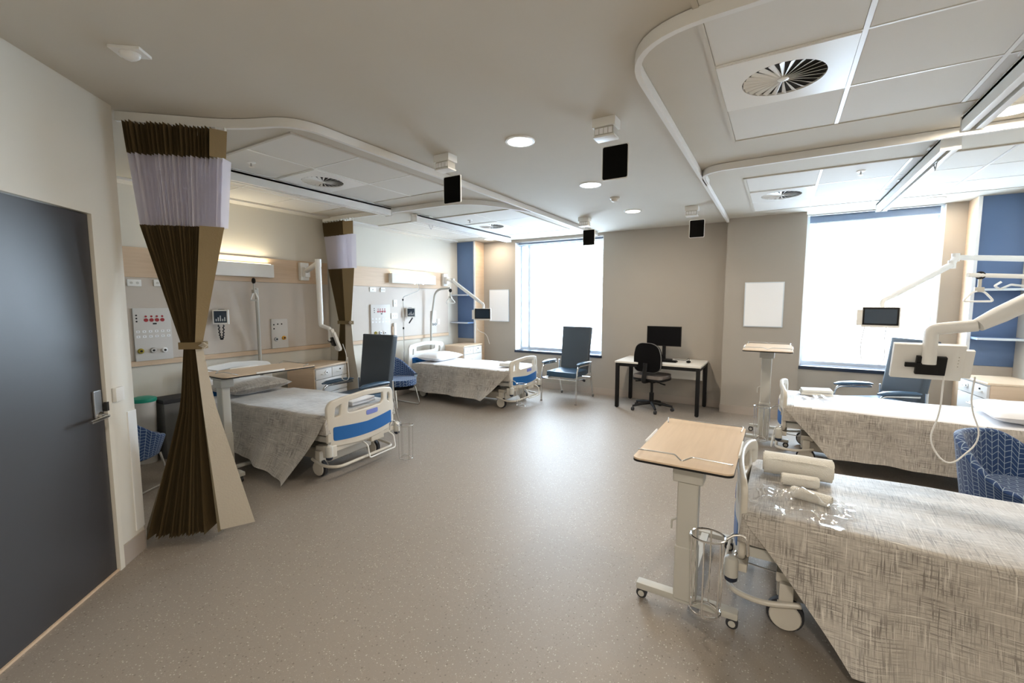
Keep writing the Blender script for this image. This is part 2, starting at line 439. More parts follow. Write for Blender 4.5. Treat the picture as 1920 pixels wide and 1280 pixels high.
# lever lock
b = new(); wallp(b, DS0+.030, DS0+.085, .925, 1.075, -.006, .006, .004); struct('lock_plate', b, 'steel', door)
def WP(s, d, z): return CP - CDIR*s + CN*d + V(0, 0, z)
b = new(); tube(b, fillet([WP(DS0+.055, 0, .935), WP(DS0+.055, .055, .935), WP(DS0+.195, .055, .93)], .02), .009, 10)
cyl(b, WP(DS0+.055, .004, .935), WP(DS0+.055, .012, .935), .022); struct('door_handle', b, 'chrome', door, 35)
b = new(); wallp(b, DS0-.006, DS0+.012, .95, 1.0, .0, .016); struct('strike_plate', b, 'dark_gap', door)
b = new(); wallp(b, DS0, DS1, 0, .012, -.01, .004); struct('door_threshold', b, 'maple', door)
b = new(); wallp(b, .115, .185, .985, 1.065, .0, .022, .004)
swi = solo('light_switch', b, 'white', 'white twin rocker light switch on the wall beside the dark door', 'switch')
b = new(); wallp(b, -.002, .075, .15, .90, -.012, .006, .003); struct('trim_1', b, 'white_matt')   # corner guard
b = new(); wallp(b, 0, DS0-.036, 0, .125, 0, .008); struct('baseboard_entrance', b, 'skirt')
# skirting coved up from the vinyl floor
b = new(); box(b, -4.95, -0.66, BY-.010, BY, 0, .11); box(b, .245, RX, BY-.010, BY, 0, .11)
box(b, -.668, .253, 6.792, 6.80, 0, .11); struct('baseboard_back', b, 'skirt')
b = new(); box(b, HX, HX+.01, 1.07, BY, 0, .11); struct('baseboard_left', b, 'skirt')
# cornice strips along the bedhead walls
b = new(); box(b, HX, -5.20, 1.07, 3.93, CZ-.022, CZ); box(b, HX, -5.20, 4.0, 6.6, CZ-.022, CZ); struct('trim_2', b, 'tile_white')

# windows
def window(name, x0, x1, z0, z1):
    fy = BY+.20
    b = new()
    for q in ((x0, x0+.045, fy, fy+.05, z0, z1), (x1-.045, x1, fy, fy+.05, z0, z1), (x0+.045, x1-.045, fy, fy+.05, z0, z0+.05), (x0+.045, x1-.045, fy, fy+.05, z1-.05, z1)): box(b, *q)
    f = struct(name, b, 'alu')
    b = new(); box(b, x0+.045, x1-.045, fy+.02, fy+.026, z0+.05, z1-.05); struct('window_pane', b, 'glass', f)
    b = new(); box(b, x0-.004, x1+.004, BY-.02, BY+.2, z0-.045, z0, .004); struct('window_sill', b, 'dark_navy', f)
    b = new()
    for q in ((x0, x0+.012, BY+.001, fy, z0, z1-.01), (x1-.012, x1, BY+.001, fy, z0, z1-.01)): box(b, *q)
    struct('window_reveal', b, 'white_edge', f)
    return f
wnd1 = window('window_1', -4.22, -2.52, .665, 2.655)
wnd2 = window('window_2', .26, 1.60, .705, 2.70)
b = new(); box(b, -4.05, -4.0, BY+.19, BY+.25, .67, 2.65); struct('window_mullion', b, 'alu', wnd1)

# bay ceilings: tiles in a white grid
XL = [-5.20, -4.62, -4.035, -3.45, -2.87]
XR = [-.33, .255, .84, 1.425, 2.01]
YN = [1.85, 2.425, 3.0, 3.575]
YF = [4.69, 5.27, 5.85, 6.43]
VENTS = [(2, 1, 'LN'), (2, 1, 'LF'), (0, 1, 'RN'), (0, 1, 'RF')]
tile_me = {}
def tiles(xs, ys, vent):
    for i in range(len(xs)-1):
        for j in range(len(ys)-1):
            if (i, j) == vent: continue
            sx, sy = xs[i+1]-xs[i]-.022, ys[j+1]-ys[j]-.016
            key = (round(sx, 3), round(sy, 3))
            if key not in tile_me:
                b = new(); box(b, -sx/2, sx/2, -sy/2, sy/2, -.004, 0, .002, 1); tile_me[key] = mesh('ceiling_tile', b, 'tile_white', 0)
            o = bpy.data.objects.new('ceiling_tile', tile_me[key]); COL.objects.link(o); o.parent = ceiling
            o.location = ((xs[i]+xs[i+1])/2, (ys[j]+ys[j+1])/2, CZ-.001)
    for k, x in enumerate(xs[1:-1]):
        b = new(); box(b, x-.010, x+.010, ys[0], ys[-1], CZ-.007, CZ); struct('ceiling_grid_bar', b, 'tbar', ceiling)
    for y in ys[1:-1]:
        b = new(); box(b, xs[0], xs[-1], y-.006, y+.006, CZ-.0072, CZ); struct('ceiling_grid_bar', b, 'tbar', ceiling)
    b = new()
    for q in ((xs[0]-.012, xs[0]+.010, ys[0]-.012, ys[-1]+.012), (xs[-1]-.010, xs[-1]+.012, ys[0]-.012, ys[-1]+.012),
              (xs[0], xs[-1], ys[0]-.012, ys[0]+.008), (xs[0], xs[-1], ys[-1]-.008, ys[-1]+.012)): box(b, *q, CZ-.010, CZ)
    struct('ceiling_edge_trim', b, 'paint_ceiling', ceiling)
tiles(XL, YN, (2, 1)); tiles(XL, YF, (2, 1)); tiles(XR, YN, (0, 1)); tiles(XR, YF, (0, 1))

# swirl air diffusers
def vent():
    t = thing('ceiling_vent', 'x', 'vent')
    n = 48; r = .185; h = .28; b = new()
    inner = [b.verts.new((r*math.cos(2*PI*k/n), r*math.sin(2*PI*k/n), -.014)) for k in range(n)]
    inner2 = [b.verts.new((r*math.cos(2*PI*k/n), r*math.sin(2*PI*k/n), -.004)) for k in range(n)]
    def sq(a):
        c, s = math.cos(a), math.sin(a); m = h/max(abs(c), abs(s)); return (c*m, s*m, -.014)
    outer = [b.verts.new(sq(2*PI*(k+.0)/n)) for k in range(n)]
    up = [b.verts.new((v.co.x, v.co.y, -.004)) for v in outer]
    for k in range(n):
        l = (k+1) % n
        b.faces.new((inner[k], inner[l], outer[l], outer[k])); b.faces.new((inner2[k], inner2[l], inner[l], inner[k])); b.faces.new((outer[k], outer[l], up[l], up[k]))
    part('vent_plate', b, 'tbar', t, 0)
    b = new(); cyl(b, (0, 0, -.0035), (0, 0, -.0045), r+.002, n=32); part('vent_cavity', b, 'dark_gap', t)
    b = new()
    for k in range(24):
        a = 2*PI*k/24; mt = Matrix.Rotation(a, 4, 'Z')
        vs = [b.verts.new(mt @ V(*p)) for p in ((.022, -.003, -.014), (.180, -.016, -.015), (.180, .006, -.006), (.022, .003, -.006))]
        b.faces.new(vs)
        vs2 = [b.verts.new(v.co + V(0, 0, -.0015)) for v in vs]; b.faces.new(vs2[::-1])
        for q in range(4): b.faces.new((vs[q], vs[(q+1) % 4], vs2[(q+1) % 4], vs2[q]))
    part('vent_blade', b, 'tbar', t, 0, kind='stuff')
    b = new(); lathe(b, [(.026, -.004), (.026, -.016), (.018, -.019), (.001, -.019)], n=16); part('vent_hub', b, 'tbar', t)
    return t
v0 = vent(); VG = 'swirl air vents in the bay ceilings'
v0.location = (-.038, 2.71, CZ)
v0['label'] = 'round swirl ceiling vent largest and nearest, upper right ceiling'; v0['group'] = VG
dup(v0, (-.038, 5.56, CZ), 0, 'round swirl ceiling vent above the far bed on the right side', VG)
dup(v0, (-3.742, 2.71, CZ), 0, 'round swirl ceiling vent over the left bay beside the tall curtain', VG)
dup(v0, (-3.742, 5.56, CZ), 0, 'round swirl ceiling vent over the far left bed by the blue wardrobe', VG)

# curtain tracks
def rail_mesh(pts, r=.6, w_=.014, z0=CZ-.058, z1=CZ-.004):
    p = fillet([V(x, y, 0) for x, y in pts], r, 10); b = new(); rings = []
    for i, q in enumerate(p):
        t = (p[min(i+1, len(p)-1)] - p[max(i-1, 0)]).normalized(); n = V(-t.y, t.x, 0)
        rings.append([b.verts.new((q.x+n.x*s, q.y+n.y*s, z)) for s, z in ((-w_, z0), (w_, z0), (w_, z1), (-w_, z1))])
    for i in range(len(rings)-1):
        for k in range(4): b.faces.new((rings[i][k], rings[i][(k+1) % 4], rings[i+1][(k+1) % 4], rings[i+1][k]))
    b.faces.new(rings[0][::-1]); b.faces.new(rings[-1])
    return b
TG = 'curtain tracks on the ceiling'
solo('curtain_track', rail_mesh([(-3.455, 1.105), (-2.98, 1.56), (-2.60, 1.70), (-2.60, 6.95)], .22), 'white_matt', 'white curtain track running from the dark door corner along the left bays', 'curtain track', TG)
solo('curtain_track', rail_mesh([(HX+.02, 3.87), (-2.95, 3.95), (-2.64, 4.75)], .5), 'white_matt', 'white curtain track crossing between the two left beds', 'curtain track', TG)
solo('curtain_track', rail_mesh([(2.12, 1.86), (-.635, 1.93), (-.655, 6.76)], .36), 'white_matt', 'white curtain track curving round the nearest bay on the right', 'curtain track', TG)
solo('curtain_track', rail_mesh([(2.12, 4.06), (-.625, 4.10), (-.625, 4.55)], .32), 'white_matt', 'white curtain track crossing between the two right beds', 'curtain track', TG)

# patient hoist tracks
def hoist(x, y0, y1, label, hooks=()):
    t = thing('hoist_track', label, 'ceiling track', (x, (y0+y1)/2, CZ-.1), 0, 'overhead hoist tracks')
    b = new(); box(b, x-.05, x-.012, y0, y1, 2.60, 2.688, .004); box(b, x+.012, x+.05, y0, y1, 2.60, 2.688, .004); box(b, x-.05, x+.05, y0+.003, y1-.003, 2.665, 2.690, .002)
    part('rail_profile', b, 'white', t, world=True)
    b = new(); box(b, x-.0119, x+.0119, y0+.01, y1-.01, 2.655, 2.6649); part('rail_slot', b, 'dark_gap', t, world=True)
    for y in (y0-.007, y1+.001):
        b = new(); box(b, x-.054, x+.054, y, y+.006, 2.595, 2.69, .002); part('end_cap', b, 'white', t, world=True)
    yy = y0+.25
    while yy < y1-.1:
        b = new(); box(b, x-.066, x+.066, yy-.035, yy+.035, 2.686, CZ, .004); part('ceiling_bracket', b, 'white', t, world=True); yy += 1.0
    for y in hooks:
        b = new(); tube(b, [(x, y-.045, 2.60), (x, y, 2.545), (x, y+.045, 2.60)], .004, 6, closed=True); part('hanger_loop', b, 'steel', t, world=True)
hoist(-4.10, 1.75, 3.86, 'white hoist track over the near left bed', (1.98,))
hoist(-4.10, 4.30, 6.62, 'white hoist track over the far left bed', (4.62,))
hoist(.95, 1.75, 3.82, 'white hoist track at the top right corner of the view')
hoist(.95, 4.22, 6.62, 'white hoist track over the far right bed', (4.55,))

# downlights
DG = 'round recessed downlights'
def downlight(x, y, label, e=1.0, t0=[None]):
    if t0[0] is None:
        t = thing('downlight', label, 'downlight', (x, y, CZ), 0, DG)
        b = new(); lathe(b, [(.088, -.001), (.088, -.009), (.104, -.009), (.108, -.0005)], n=32); part('trim_ring', b, 'white', t)
        b = new(); cyl(b, (0, 0, -.0055), (0, 0, -.0095), .087, n=32); part('diffuser', b, 'lamp_glow', t)
        t0[0] = t
    else: t = dup(t0[0], (x, y, CZ), 0, label, DG)
    lamp('downlight_lamp', 'AREA', (x, y, CZ-.02), 15*e, (1.0, .86, .68), .16)
    return t
downlight(-1.63, 2.79, 'bright round downlight nearest, in the middle of the ceiling')
downlight(-1.63, 4.15, 'round downlight second in the row along the middle of the ceiling')
downlight(-1.63, 5.60, 'round downlight third in the row, close to the back wall')
downlight(1.13, 3.86, 'round downlight at the right edge beside the hoist tracks', 1.5)
downlight(-4.55, 6.70, 'round downlight in the far left corner near the small white board', .5)
downlight(1.40, 6.68, 'round downlight by the top of the right window', .5)
lamp('rear_lamp', 'AREA', (0.2, -0.9, CZ-.02), 55, (1.0, .90, .77), .3)

# call-light boxes with the hanging black signs
def call_light(x, y, label, label2, rz=0):
    t = thing('call_light_box', label, 'ceiling light', (x, y, CZ), rz, 'ceiling call light boxes')
    b = new(); box(b, -.075, .075, -.055, .055, -.055, 0, .006); part('housing', b, 'white', t)
    b = new(); box(b, -.062, .062, -.045, .045, -.105, -.0551, .005); part('louvre_frame', b, 'bed_grey', t)
    for i in range(4):
        b = new(); box(b, -.056+.029*i, -.031+.029*i, -.049, -.0451, -.098, -.063, .002); part('lens', b, 'board', t)
    b = new(); box(b, -.068, .068, -.05, .05, -.116, -.1051, .003); part('bottom_rim', b, 'white', t)
    s = thing('hanging_sign', label2, 'sign', (x+.06, y+.005, 2.335), rz, 'black signs hung from the ceiling')
    b = new(); prism(b, rrect(-.086, .086, -.006, .206, .012), lambda u, v, w_: (u, w_, v), .006); part('backing_panel', b, 'white', s)
    b = new(); prism(b, rrect(-.080, .080, 0, .20, .010), lambda u, v, w_: (u, -.0015+w_, v), .0014); part('sign_face', b, 'sign_black', s)
    for q in (-.07, .07):
        b = new(); cyl(b, (q, .003, .20), (q, .003, CZ-2.335), .0012, n=5); part('suspension_wire', b, 'acrylic', s)
call_light(-.985, 2.76, 'white call light box nearest, right of the first downlight', 'large black rectangular sign hanging nearest, right of the first downlight')
call_light(-2.29, 2.76, 'white call light box above the left curtain track', 'black rectangular sign hanging over the left curtain track')
call_light(-2.32, 5.72, 'small white call light box by the left window head', 'small black sign hanging in front of the top of the left window')
call_light(-.95, 5.72, 'small white call light box near the back wall column', 'small black sign hanging before the taupe wall near the column')

# smoke detector, sprinklers, motion sensor
b = new(); lathe(b, [(.052, 0), (.052, -.012), (.040, -.020), (.034, -.038), (.020, -.046), (.001, -.046)], (-1.60, 4.80, CZ), 24)
solo('smoke_detector', b, 'bed_cream', 'small round cream smoke detector on the middle ceiling', 'detector')
def sprinkler(x, y, label):
    t = thing('sprinkler', label, 'sprinkler', (x, y, CZ-.004), 0, 'ceiling sprinkler heads')
    b = new(); lathe(b, [(.034, 0), (.034, -.003), (.026, -.009), (.001, -.009)], n=20); part('escutcheon', b, 'white', t)
    b = new(); cyl(b, (0, 0, -.008), (0, 0, -.035), .006, n=8); lathe(b, [(.001, -.034), (.017, -.036), (.017, -.038), (.001, -.040)], n=12); part('head', b, 'steel', t)
sprinkler(-3.74, 2.05, 'small sprinkler head in the ceiling beside the tall curtain')
sprinkler(-3.74, 5.02, 'small sprinkler head in the ceiling near the far left vent')
sprinkler(.55, 4.93, 'small sprinkler head in the ceiling of the far right bay')
t = thing('motion_sensor', 'white motion sensor dome on a plate on the ceiling by the entrance', 'sensor', (-2.58, .895, CZ), R(40))
b = new(); box(b, -.065, .065, -.045, .045, -.014, 0, .005); part('base_plate', b, 'white', t)
b = new(); ell(b, (0, 0, -.016), (.042, .034, .030)); part('dome', b, 'white_matt', t)

# ------------------------------------------------------------------ curtains
def curtain(name, label, P0, P1, ztop, keys, npl, ampl, nface=None, face_s=.78, lining=True):
    """P0,P1: ends of the gathered header (plan). keys: (z, s0, s1, amp) along the P0-P1 line (s in metres from P0)."""
    P0 = V(*P0, 0); P1 = V(*P1, 0); L = (P1-P0).length; d = (P1-P0)/L; n = V(d.y, -d.x, 0)      # n: toward the camera side
    if nface is not None and n.dot(V(*nface, 0)) < 0: n = -n
    t = thing(name, label, 'curtain', (*(P0+d*L/2).xy, .04), 0, 'tied pleated cubicle curtains')
    jit = [random.uniform(-.12, .12) for _ in range(2*npl+1)]; hj = [random.uniform(.7, 1.25) for _ in range(2*npl+1)]
    def at(z):
        for (a, b_) in zip(keys, keys[1:]):
            if a[0] >= z >= b_[0]:
                f = (a[0]-z)/(a[0]-b_[0]+1e-9); return [a[k]*(1-f)+b_[k]*f for k in (1, 2, 3)]
        return list(keys[-1][1:])
    def warp(f, fan):
        if not fan: return f
        k = f*2*npl; n_ = 2*npl
        tab = [0, .17, .20, .27, .29]
        if k <= 4: i = min(3, int(k)); return tab[i]+(tab[i+1]-tab[i])*(k-i)
        if k >= n_-2: return .80+.20*((k-(n_-2))/2)**.6
        return .29+.51*(k-4)/(n_-6)
    def sheet(z0, z1, rows, s_end, thick=0, irregular=0.0, tooth=0.0, fan=False):
        b = new(); uvl = b.loops.layers.uv.verify(); P = []
        for j in range(rows+1):
            z = z0+(z1-z0)*j/rows; s0, s1, am = at(z); row = []
            for i in range(2*npl+1):
                f = warp((i+jit[i]*.5*(0 < i < 2*npl))/(2*npl), fan); s = s0+(s1-s0)*s_end*f
                zz = z + (random.uniform(-tooth, tooth) if j == rows else 0)
                row.append(b.verts.new(P0+d*s+n*(am*hj[i]*(1 if i % 2 else -1)) + V(0, 0, zz + (irregular*((i % 2)*.6 + hj[i]*.4) if j == 0 else 0))))
            P.append(row)
        for j in range(rows):
            for i in range(2*npl): b.faces.new((P[j][i], P[j+1][i], P[j+1][i+1], P[j][i+1]))
        return b
    def flat(z0, z1, rows, f0, f1, out0, out1):
        b = new(); P = []
        for j in range(rows+1):
            z = z0+(z1-z0)*j/rows; s0, s1, am = at(z); row = []
            for i in range(5):
                f = f0+(f1-f0)*i/4; row.append(b.verts.new(P0+d*(s0+(s1-s0)*f)+n*(am*out0+(am*(out1-out0))*i/4)+V(0, 0, z)))
            P.append(row)
        for j in range(rows):
            for i in range(4): b.faces.new((P[j][i], P[j+1][i], P[j+1][i+1], P[j][i+1]))
        return b
    zs, zb, zt, zbot = ztop-.165, keys[1][0], keys[2][0], keys[-1][0]
    part('header_band', sheet(ztop, zs, 2, face_s+.12, irregular=.02), 'brown', t, 0, world=True)
    part('header_return', flat(ztop, zs, 2, face_s+.12, 1.0, 1.2, .4), 'fold_lit', t, 0, world=True)
    part('sheer_panel', sheet(zs, zb, 6, 1.0), 'sheer', t, 0, world=True)
    part('upper_pleats', sheet(zb, zt+.015, 14, face_s), 'brown', t, 0, world=True)
    part('front_fold', flat(zb, zt+.015, 14, face_s, 1.0, 1.2, .2), 'fold_lit', t, 35, world=True)
    part('lower_pleats', sheet(zt-.02, zbot, 12, face_s, tooth=.008, fan=True), 'brown', t, 0, world=True)
    part('cream_lining', flat(zt-.02, zbot+.03, 12, face_s, 1.0, 1.2, .2), 'lining', t, 35, world=True)
    s0, s1, am = at(zt); b = new()
    p = [P0+d*(s0-.012)+n*(am+.01), P0+d*(s1+.012)+n*(am+.01), P0+d*(s1+.012)-n*(am+.01), P0+d*(s0-.012)-n*(am+.01)]
    for (z0, z1) in ((zt-.024, zt+.020),):
        a = [b.verts.new(q+V(0, 0, z0)) for q in p]; c = [b.verts.new(q+V(0, 0, z1)) for q in p]
        for k in range(4): b.faces.new((a[k], a[(k+1) % 4], c[(k+1) % 4], c[k]))
    part('tie_band', b, 'curtain_tie', t, 0, world=True)
    b = new(); q = P0+d*(s1+.005)+n*(am+.02)+V(0, 0, zt)
    tube(b, [q, q+d*.03+n*.01+V(0, 0, .015), q+d*.045+V(0, 0, .002), q+d*.03+n*.01-V(0, 0, .012)], .007, 6, closed=True); part('tie_loop', b, 'lining', t, world=True)
    b = new()
    for k in range(11):
        s = .02+(L-.04)*k/10; b2 = P0+d*s; box(b, b2.x-.006, b2.x+.006, b2.y-.006, b2.y+.006, ztop-.03, CZ-.057)
    part('glider_hooks', b, 'white', t, 0, world=True, kind='stuff')
    return t
C1 = (-3.425, 1.14); C2 = (-3.00, 1.515)
curtain('pleated_curtain', 'tall brown and white pleated curtain tied at the waist beside the dark door', C1, C2, 2.615,
        [(2.615, 0, .567, .055), (2.03, .055, .515, .05), (1.285, .235, .345, .03), (.9, .19, .40, .045), (.05, -.10, .61, .075)], 22, .06, nface=(.6, -.8), face_s=.74)
curtain('pleated_curtain', 'smaller far brown and white pleated curtain tied against the left wall', (-5.33, 3.85), (-4.72, 3.85), 2.60,
        [(2.60, 0, .61, .03), (2.00, .09, .60, .03), (1.29, .27, .50, .02), (.9, .22, .54, .03), (.06, .06, .72, .035)], 18, .03, nface=(0, -1), face_s=.6)

# ------------------------------------------------------------------ bedhead service panels
def quad(bm, x, y0, y1, z0, z1, t=.01, bev=.002): box(bm, x, x+t, y0, y1, z0, z1, bev)
def bedhead(y0, y1, label):
    t = thing('bedhead_panel', label, 'wall panel', (HX, (y0+y1)/2, .92), 0, 'bedhead wall panels')
    b = new(); box(b, HX+.001, HX+.022, y0, y1, 1.80, 2.09, .002); part('timber_strip', b, 'maple', t, 0, world=True)
    b = new(); box(b, HX+.001, HX+.022, y0, y1, .985, 1.797, .002); part('backing_panel', b, 'panel_beige', t, 0, world=True)
    b = new(); box(b, HX+.001, HX+.030, y0, y1, .93, .982, .003); part('timber_edge', b, 'maple', t, 0, world=True)
bedhead(1.08, 3.90, 'beige and maple bedhead wall panel of the near left bay')
bedhead(4.02, 6.48, 'beige and maple bedhead wall panel of the far left bay')
PX = HX+.023
def bed_light(y0, y1, z0, label):
    t = thing('bed_light', label, 'wall light', (HX, (y0+y1)/2, z0), 0, 'long wall lights over the beds')
    b = new(); box(b, PX, PX+.085, y0, y1, z0, z0+.155, .008); part('housing', b, 'white', t, world=True)
    b = new(); box(b, PX+.01, PX+.072, y0+.03, y1-.03, z0+.1551, z0+.160); part('uplight_diffuser', b, 'bed_glow', t, world=True)
    lamp('bedlight_lamp', 'AREA', (PX+.045, (y0+y1)/2, z0+.175), (3.0 if y0 < 4 else .7), (1, .86, .60), .05, sy=y1-y0-.06, rot=(PI, 0, 0))
bed_light(2.06, 3.10, 1.855, 'long white wall light over the near left bed')
bed_light(5.01, 6.05, 1.865, 'long white wall light over the far left bed')
def outlet(y, z, w_=.11, h=.065, label='', group='small white wall outlets', holes=2, cat='outlet'):
    t = thing('wall_outlet', label, cat, (PX, y, z-h/2), 0, group)
    b = new(); quad(b, PX, y-w_/2, y+w_/2, z-h/2, z+h/2, .012, .003); part('face_plate', b, 'white', t, world=True)
    for k in range(holes):
        yy = y-w_*.22+w_*.44*k if holes > 1 else y
        b = new(); lathe(b, [(.012, 0), (.012, .002), (.001, .002)], (PX+.0118, yy, z), 10, 'x'); part('socket', b, 'bed_grey', t, world=True)
outlet(1.755, 1.745, label='white outlet plate at the top left of the near bedhead panel')
outlet(1.965, 1.75, label='white outlet plate beside the tied curtain on the near bedhead panel')
outlet(4.68, 1.75, .12, label='blank white plate, left one of two high on the far bedhead panel', holes=1)
outlet(4.88, 1.75, .09, label='white outlet plate, right one of two high on the far bedhead panel')
outlet(5.135, 1.54, .075, .11, 'tall white plate over a wide one beside the wall monitor pole', holes=1)
outlet(5.11, 1.335, .13, .09, 'wide white plate under a tall one beside the wall monitor pole')
outlet(6.19, 1.20, .07, .10, 'small white plate under the swing arm by the far headboard', holes=1)
outlet(1.62, 1.145, .10, .04, 'slim pale blue plate at the left edge of the near bedhead panel', holes=1)
def service(y0, y1, z0, z1, label, red_y, red_z, gas, lines=()):
    t = thing('service_panel', label, 'service panel', (PX, (y0+y1)/2, z0), 0, 'white medical service panels')
    b = new(); quad(b, PX, y0, y1, z0, z1, .022, .004); part('face_plate', b, 'panel_grey', t, world=True)
    fx = PX+.0215
    if red_y:
        ry0, dy = red_y
        for k in range(4):
            y = ry0+dy*k; r = dy*.40
            b = new(); lathe(b, [(r, 0), (r, .004), (.001, .004)], (fx, y, red_z-.018), 14, 'x'); lathe(b, [(r*.55, 0), (r*.55, .004), (.001, .004)], (fx, y, red_z+.018), 10, 'x')
            part('red_socket', b, 'red', t, world=True)
        b = new(); quad(b, fx, ry0+dy*1.2, ry0+dy*1.9, red_z-.062, red_z-.048, .002, 0); part('label_strip', b, 'black', t, world=True)
        for k in range(3):
            b = new(); lathe(b, [(.008, 0), (.008, .003), (.001, .003)], (fx, ry0-.075, red_z+.03-.03*k), 8, 'x'); part('indicator', b, 'black', t, world=True)
        for row in range(2):
            for k in range(6):
                y = y0+.03+(y1-y0-.06)*k/5; z = red_z-.13-.05*row
                b = new(); quad(b, fx, y-.015, y+.015, z-.011, z+.011, .0025, 0); part('switch_module', b, 'board', t, world=True)
                b = new(); quad(b, fx+.0024, y-.003, y+.003, z-.003, z+.003, .0012, 0); part('switch_dot', b, 'black', t, world=True)
    for (y, z, c) in gas:
        b = new(); lathe(b, [(.026, 0), (.026, .012), (.020, .020), (.001, .020)], (fx, y, z), 14, 'x'); part('gas_outlet_ring', b, {'y': 'yellow', 'k': 'steel', 'w': 'board', 'a': 'amber'}[c], t, world=True)
        b = new(); lathe(b, [(.011, 0), (.011, .004), (.001, .004)], (fx+.0198, y, z), 10, 'x'); part('gas_port', b, 'black', t, world=True)
    for (y, z) in lines:
        b = new(); quad(b, fx, y-.008, y+.008, z-.008, z+.008, .002, 0); part('indicator', b, 'black', t, world=True)
service(1.72, 2.03, .98, 1.50, 'white service panel with red sockets beside the tall curtain', (1.82, .045), 1.40, ((1.76, 1.08, 'y'), (1.86, 1.08, 'k'), (1.955, 1.075, 'w')))
service(3.07, 3.28, .985, 1.35, 'white panel with two gas outlets below the swing arm of the near left bay', None, 0, ((3.12, 1.10, 'k'), (3.22, 1.11, 'a')), ((3.10, 1.28), (3.10, 1.23), (3.15, 1.285), (3.20, 1.285)))
service(4.62, 5.01, .95, 1.52, 'white service panel with red sockets behind the dark high chair', (4.76, .045), 1.43, ((4.70, 1.08, 'y'), (4.79, 1.08, 'k'), (4.88, 1.075, 'w')))
service(5.99, 6.12, 1.0, 1.40, 'narrow white panel with gas outlets behind the far lifting pole', None, 0, ((6.03, 1.16, 'k'), (6.09, 1.16, 'k')))
def wall_monitor(y, z, label, tubes=True):
    t = thing('vital_signs_monitor', label, 'monitor', (PX, y, z-.07), 0, 'wall blood pressure monitors')
    b = new(); box(b, PX, PX+.035, y-.03, y+.03, z-.03, z+.085, .005); part('wall_bracket', b, 'black', t, world=True)
    b = new(); box(b, PX+.035, PX+.095, y-.075, y+.075, z-.08, z+.08, .010); part('housing', b, 'white', t, world=True)
    b = new(); box(b, PX+.0945, PX+.0985, y-.060, y+.060, z-.062, z+.066, .003); part('screen', b, 'screen_blue', t, world=True)
    for k in range(5):
        b = new(); box(b, PX+.0984, PX+.0992, y-.045+.02*k, y-.035+.02*k, z-.045, z-.02+.018*(k % 3)); part('screen_mark', b, 'alu', t, world=True)
    if tubes:
        b = new(); pts = []
        for k in range(49):
            f = k/48; ang = PI*f; cy = y-.005+.022*math.cos(ang); cz = z-.09-.16*math.sin(ang)
            pts.append((PX+.05+.009*math.cos(26*ang), cy+.007*math.sin(26*ang), cz))
        tube(b, pts, .0065, 6); part('coiled_tube', b, 'black_rubber_tube', t, world=True)
    else:
        b = new(); tube(b, fillet([(PX+.06, y+.03, z-.09), (PX+.07, y-.0, z-.13), (PX+.065, y-.03, z-.18)], .03), .011, 7); part('handset_grip', b, 'black_rubber_tube', t, world=True)
    t.location.x += .03; t.rotation_euler.z = R(-34)
wall_monitor(2.51, 1.395, 'small wall monitor with a coiled black tube above the near headboard')
wall_monitor(5.44, 1.385, 'small wall monitor mounted beside the pole at the far left bed', False)
t = thing('wall_handset', 'slim white bedside handset hanging in its wall holder', 'handset', (PX, 5.10, .98))
b = new(); box(b, PX, PX+.03, 5.08, 5.13, .99, 1.22, .008); part('body', b, 'white', t, world=True)
b = new(); box(b, PX, PX+.02, 5.055, 5.078, .98, 1.17, .004); part('holder', b, 'maple', t, world=True)

# waste bin and dark locker under the near panel
t = thing('waste_bin', 'clear bin with a bright green lid under the near bedhead panel', 'bin', (-5.22, 1.715, 0.0))
b = new(); lathe(b, [(.075, .0), (.095, .60), (.090, .60), (.070, .02), (.001, .02)], n=24); part('bucket', b, 'panel_grey', t)
b = new(); lathe(b, [(.100, .601), (.103, .615), (.100, .635), (.06, .648), (.001, .650)], n=24); part('lid', b, 'green', t)
t = thing('linen_skip', 'dark grey lidded box on the floor behind the tall curtain', 'box', (-5.235, 1.955, 0))
b = new(); box(b, -.13, .13, -.12, .12, 0, .56, .01); part('body', b, 'tyre', t)
b = new(); box(b, -.14, .14, -.13, .13, .5605, .60, .01); part('lid', b, 'rubber', t)

# ------------------------------------------------------------------ blue shelf units and wall boards
def shelf_unit(xw, xs, sgn, label):
    """xw: bedhead wall side, xs: inner side panel; sgn=+1 side panel lies at larger x than the wall"""
    t = thing('shelf_unit', label, 'shelf unit', ((xw+xs)/2, 6.9, 0), 0, 'tall blue shelf units')
    a, c = sorted((xs, xs-sgn*.028))
    b = new(); box(b, a, c, 6.76, BY-.001, .0, CZ-.002, .001); part('side_panel', b, 'maple', t, 0, world=True)
    b = new(); box(b, a-.002, c+.002, 6.748, 6.7595, .0, CZ-.003, .001); part('edge_strip', b, 'white_edge', t, 0, world=True)
    p, q = sorted((xw+sgn*.002, xs-sgn*.030))
    b = new(); box(b, p, q, 6.80, 6.82, .86, CZ-.002); part('back_panel', b, 'blue_lam', t, 0, world=True)
    b = new(); box(b, p, q, 6.80, 6.82, 0, .858); part('lower_panel', b, 'panel_beige', t, 0, world=True)
    for z in (1.17, 1.69):
        b = new(); box(b, p, q, 6.56, 6.798, z-.012, z+.012, .002); part('shelf', b, 'blue_lam', t, 0, world=True)
        b = new(); box(b, p, q, 6.556, 6.5605, z-.012, z+.012, .001); part('shelf_edge', b, 'alu', t, 0, world=True)
shelf_unit(HX, -4.925, 1, 'tall blue shelf unit with maple side in the far left corner')
shelf_unit(RX, 1.785, -1, 'tall blue shelf unit with maple side at the right edge')
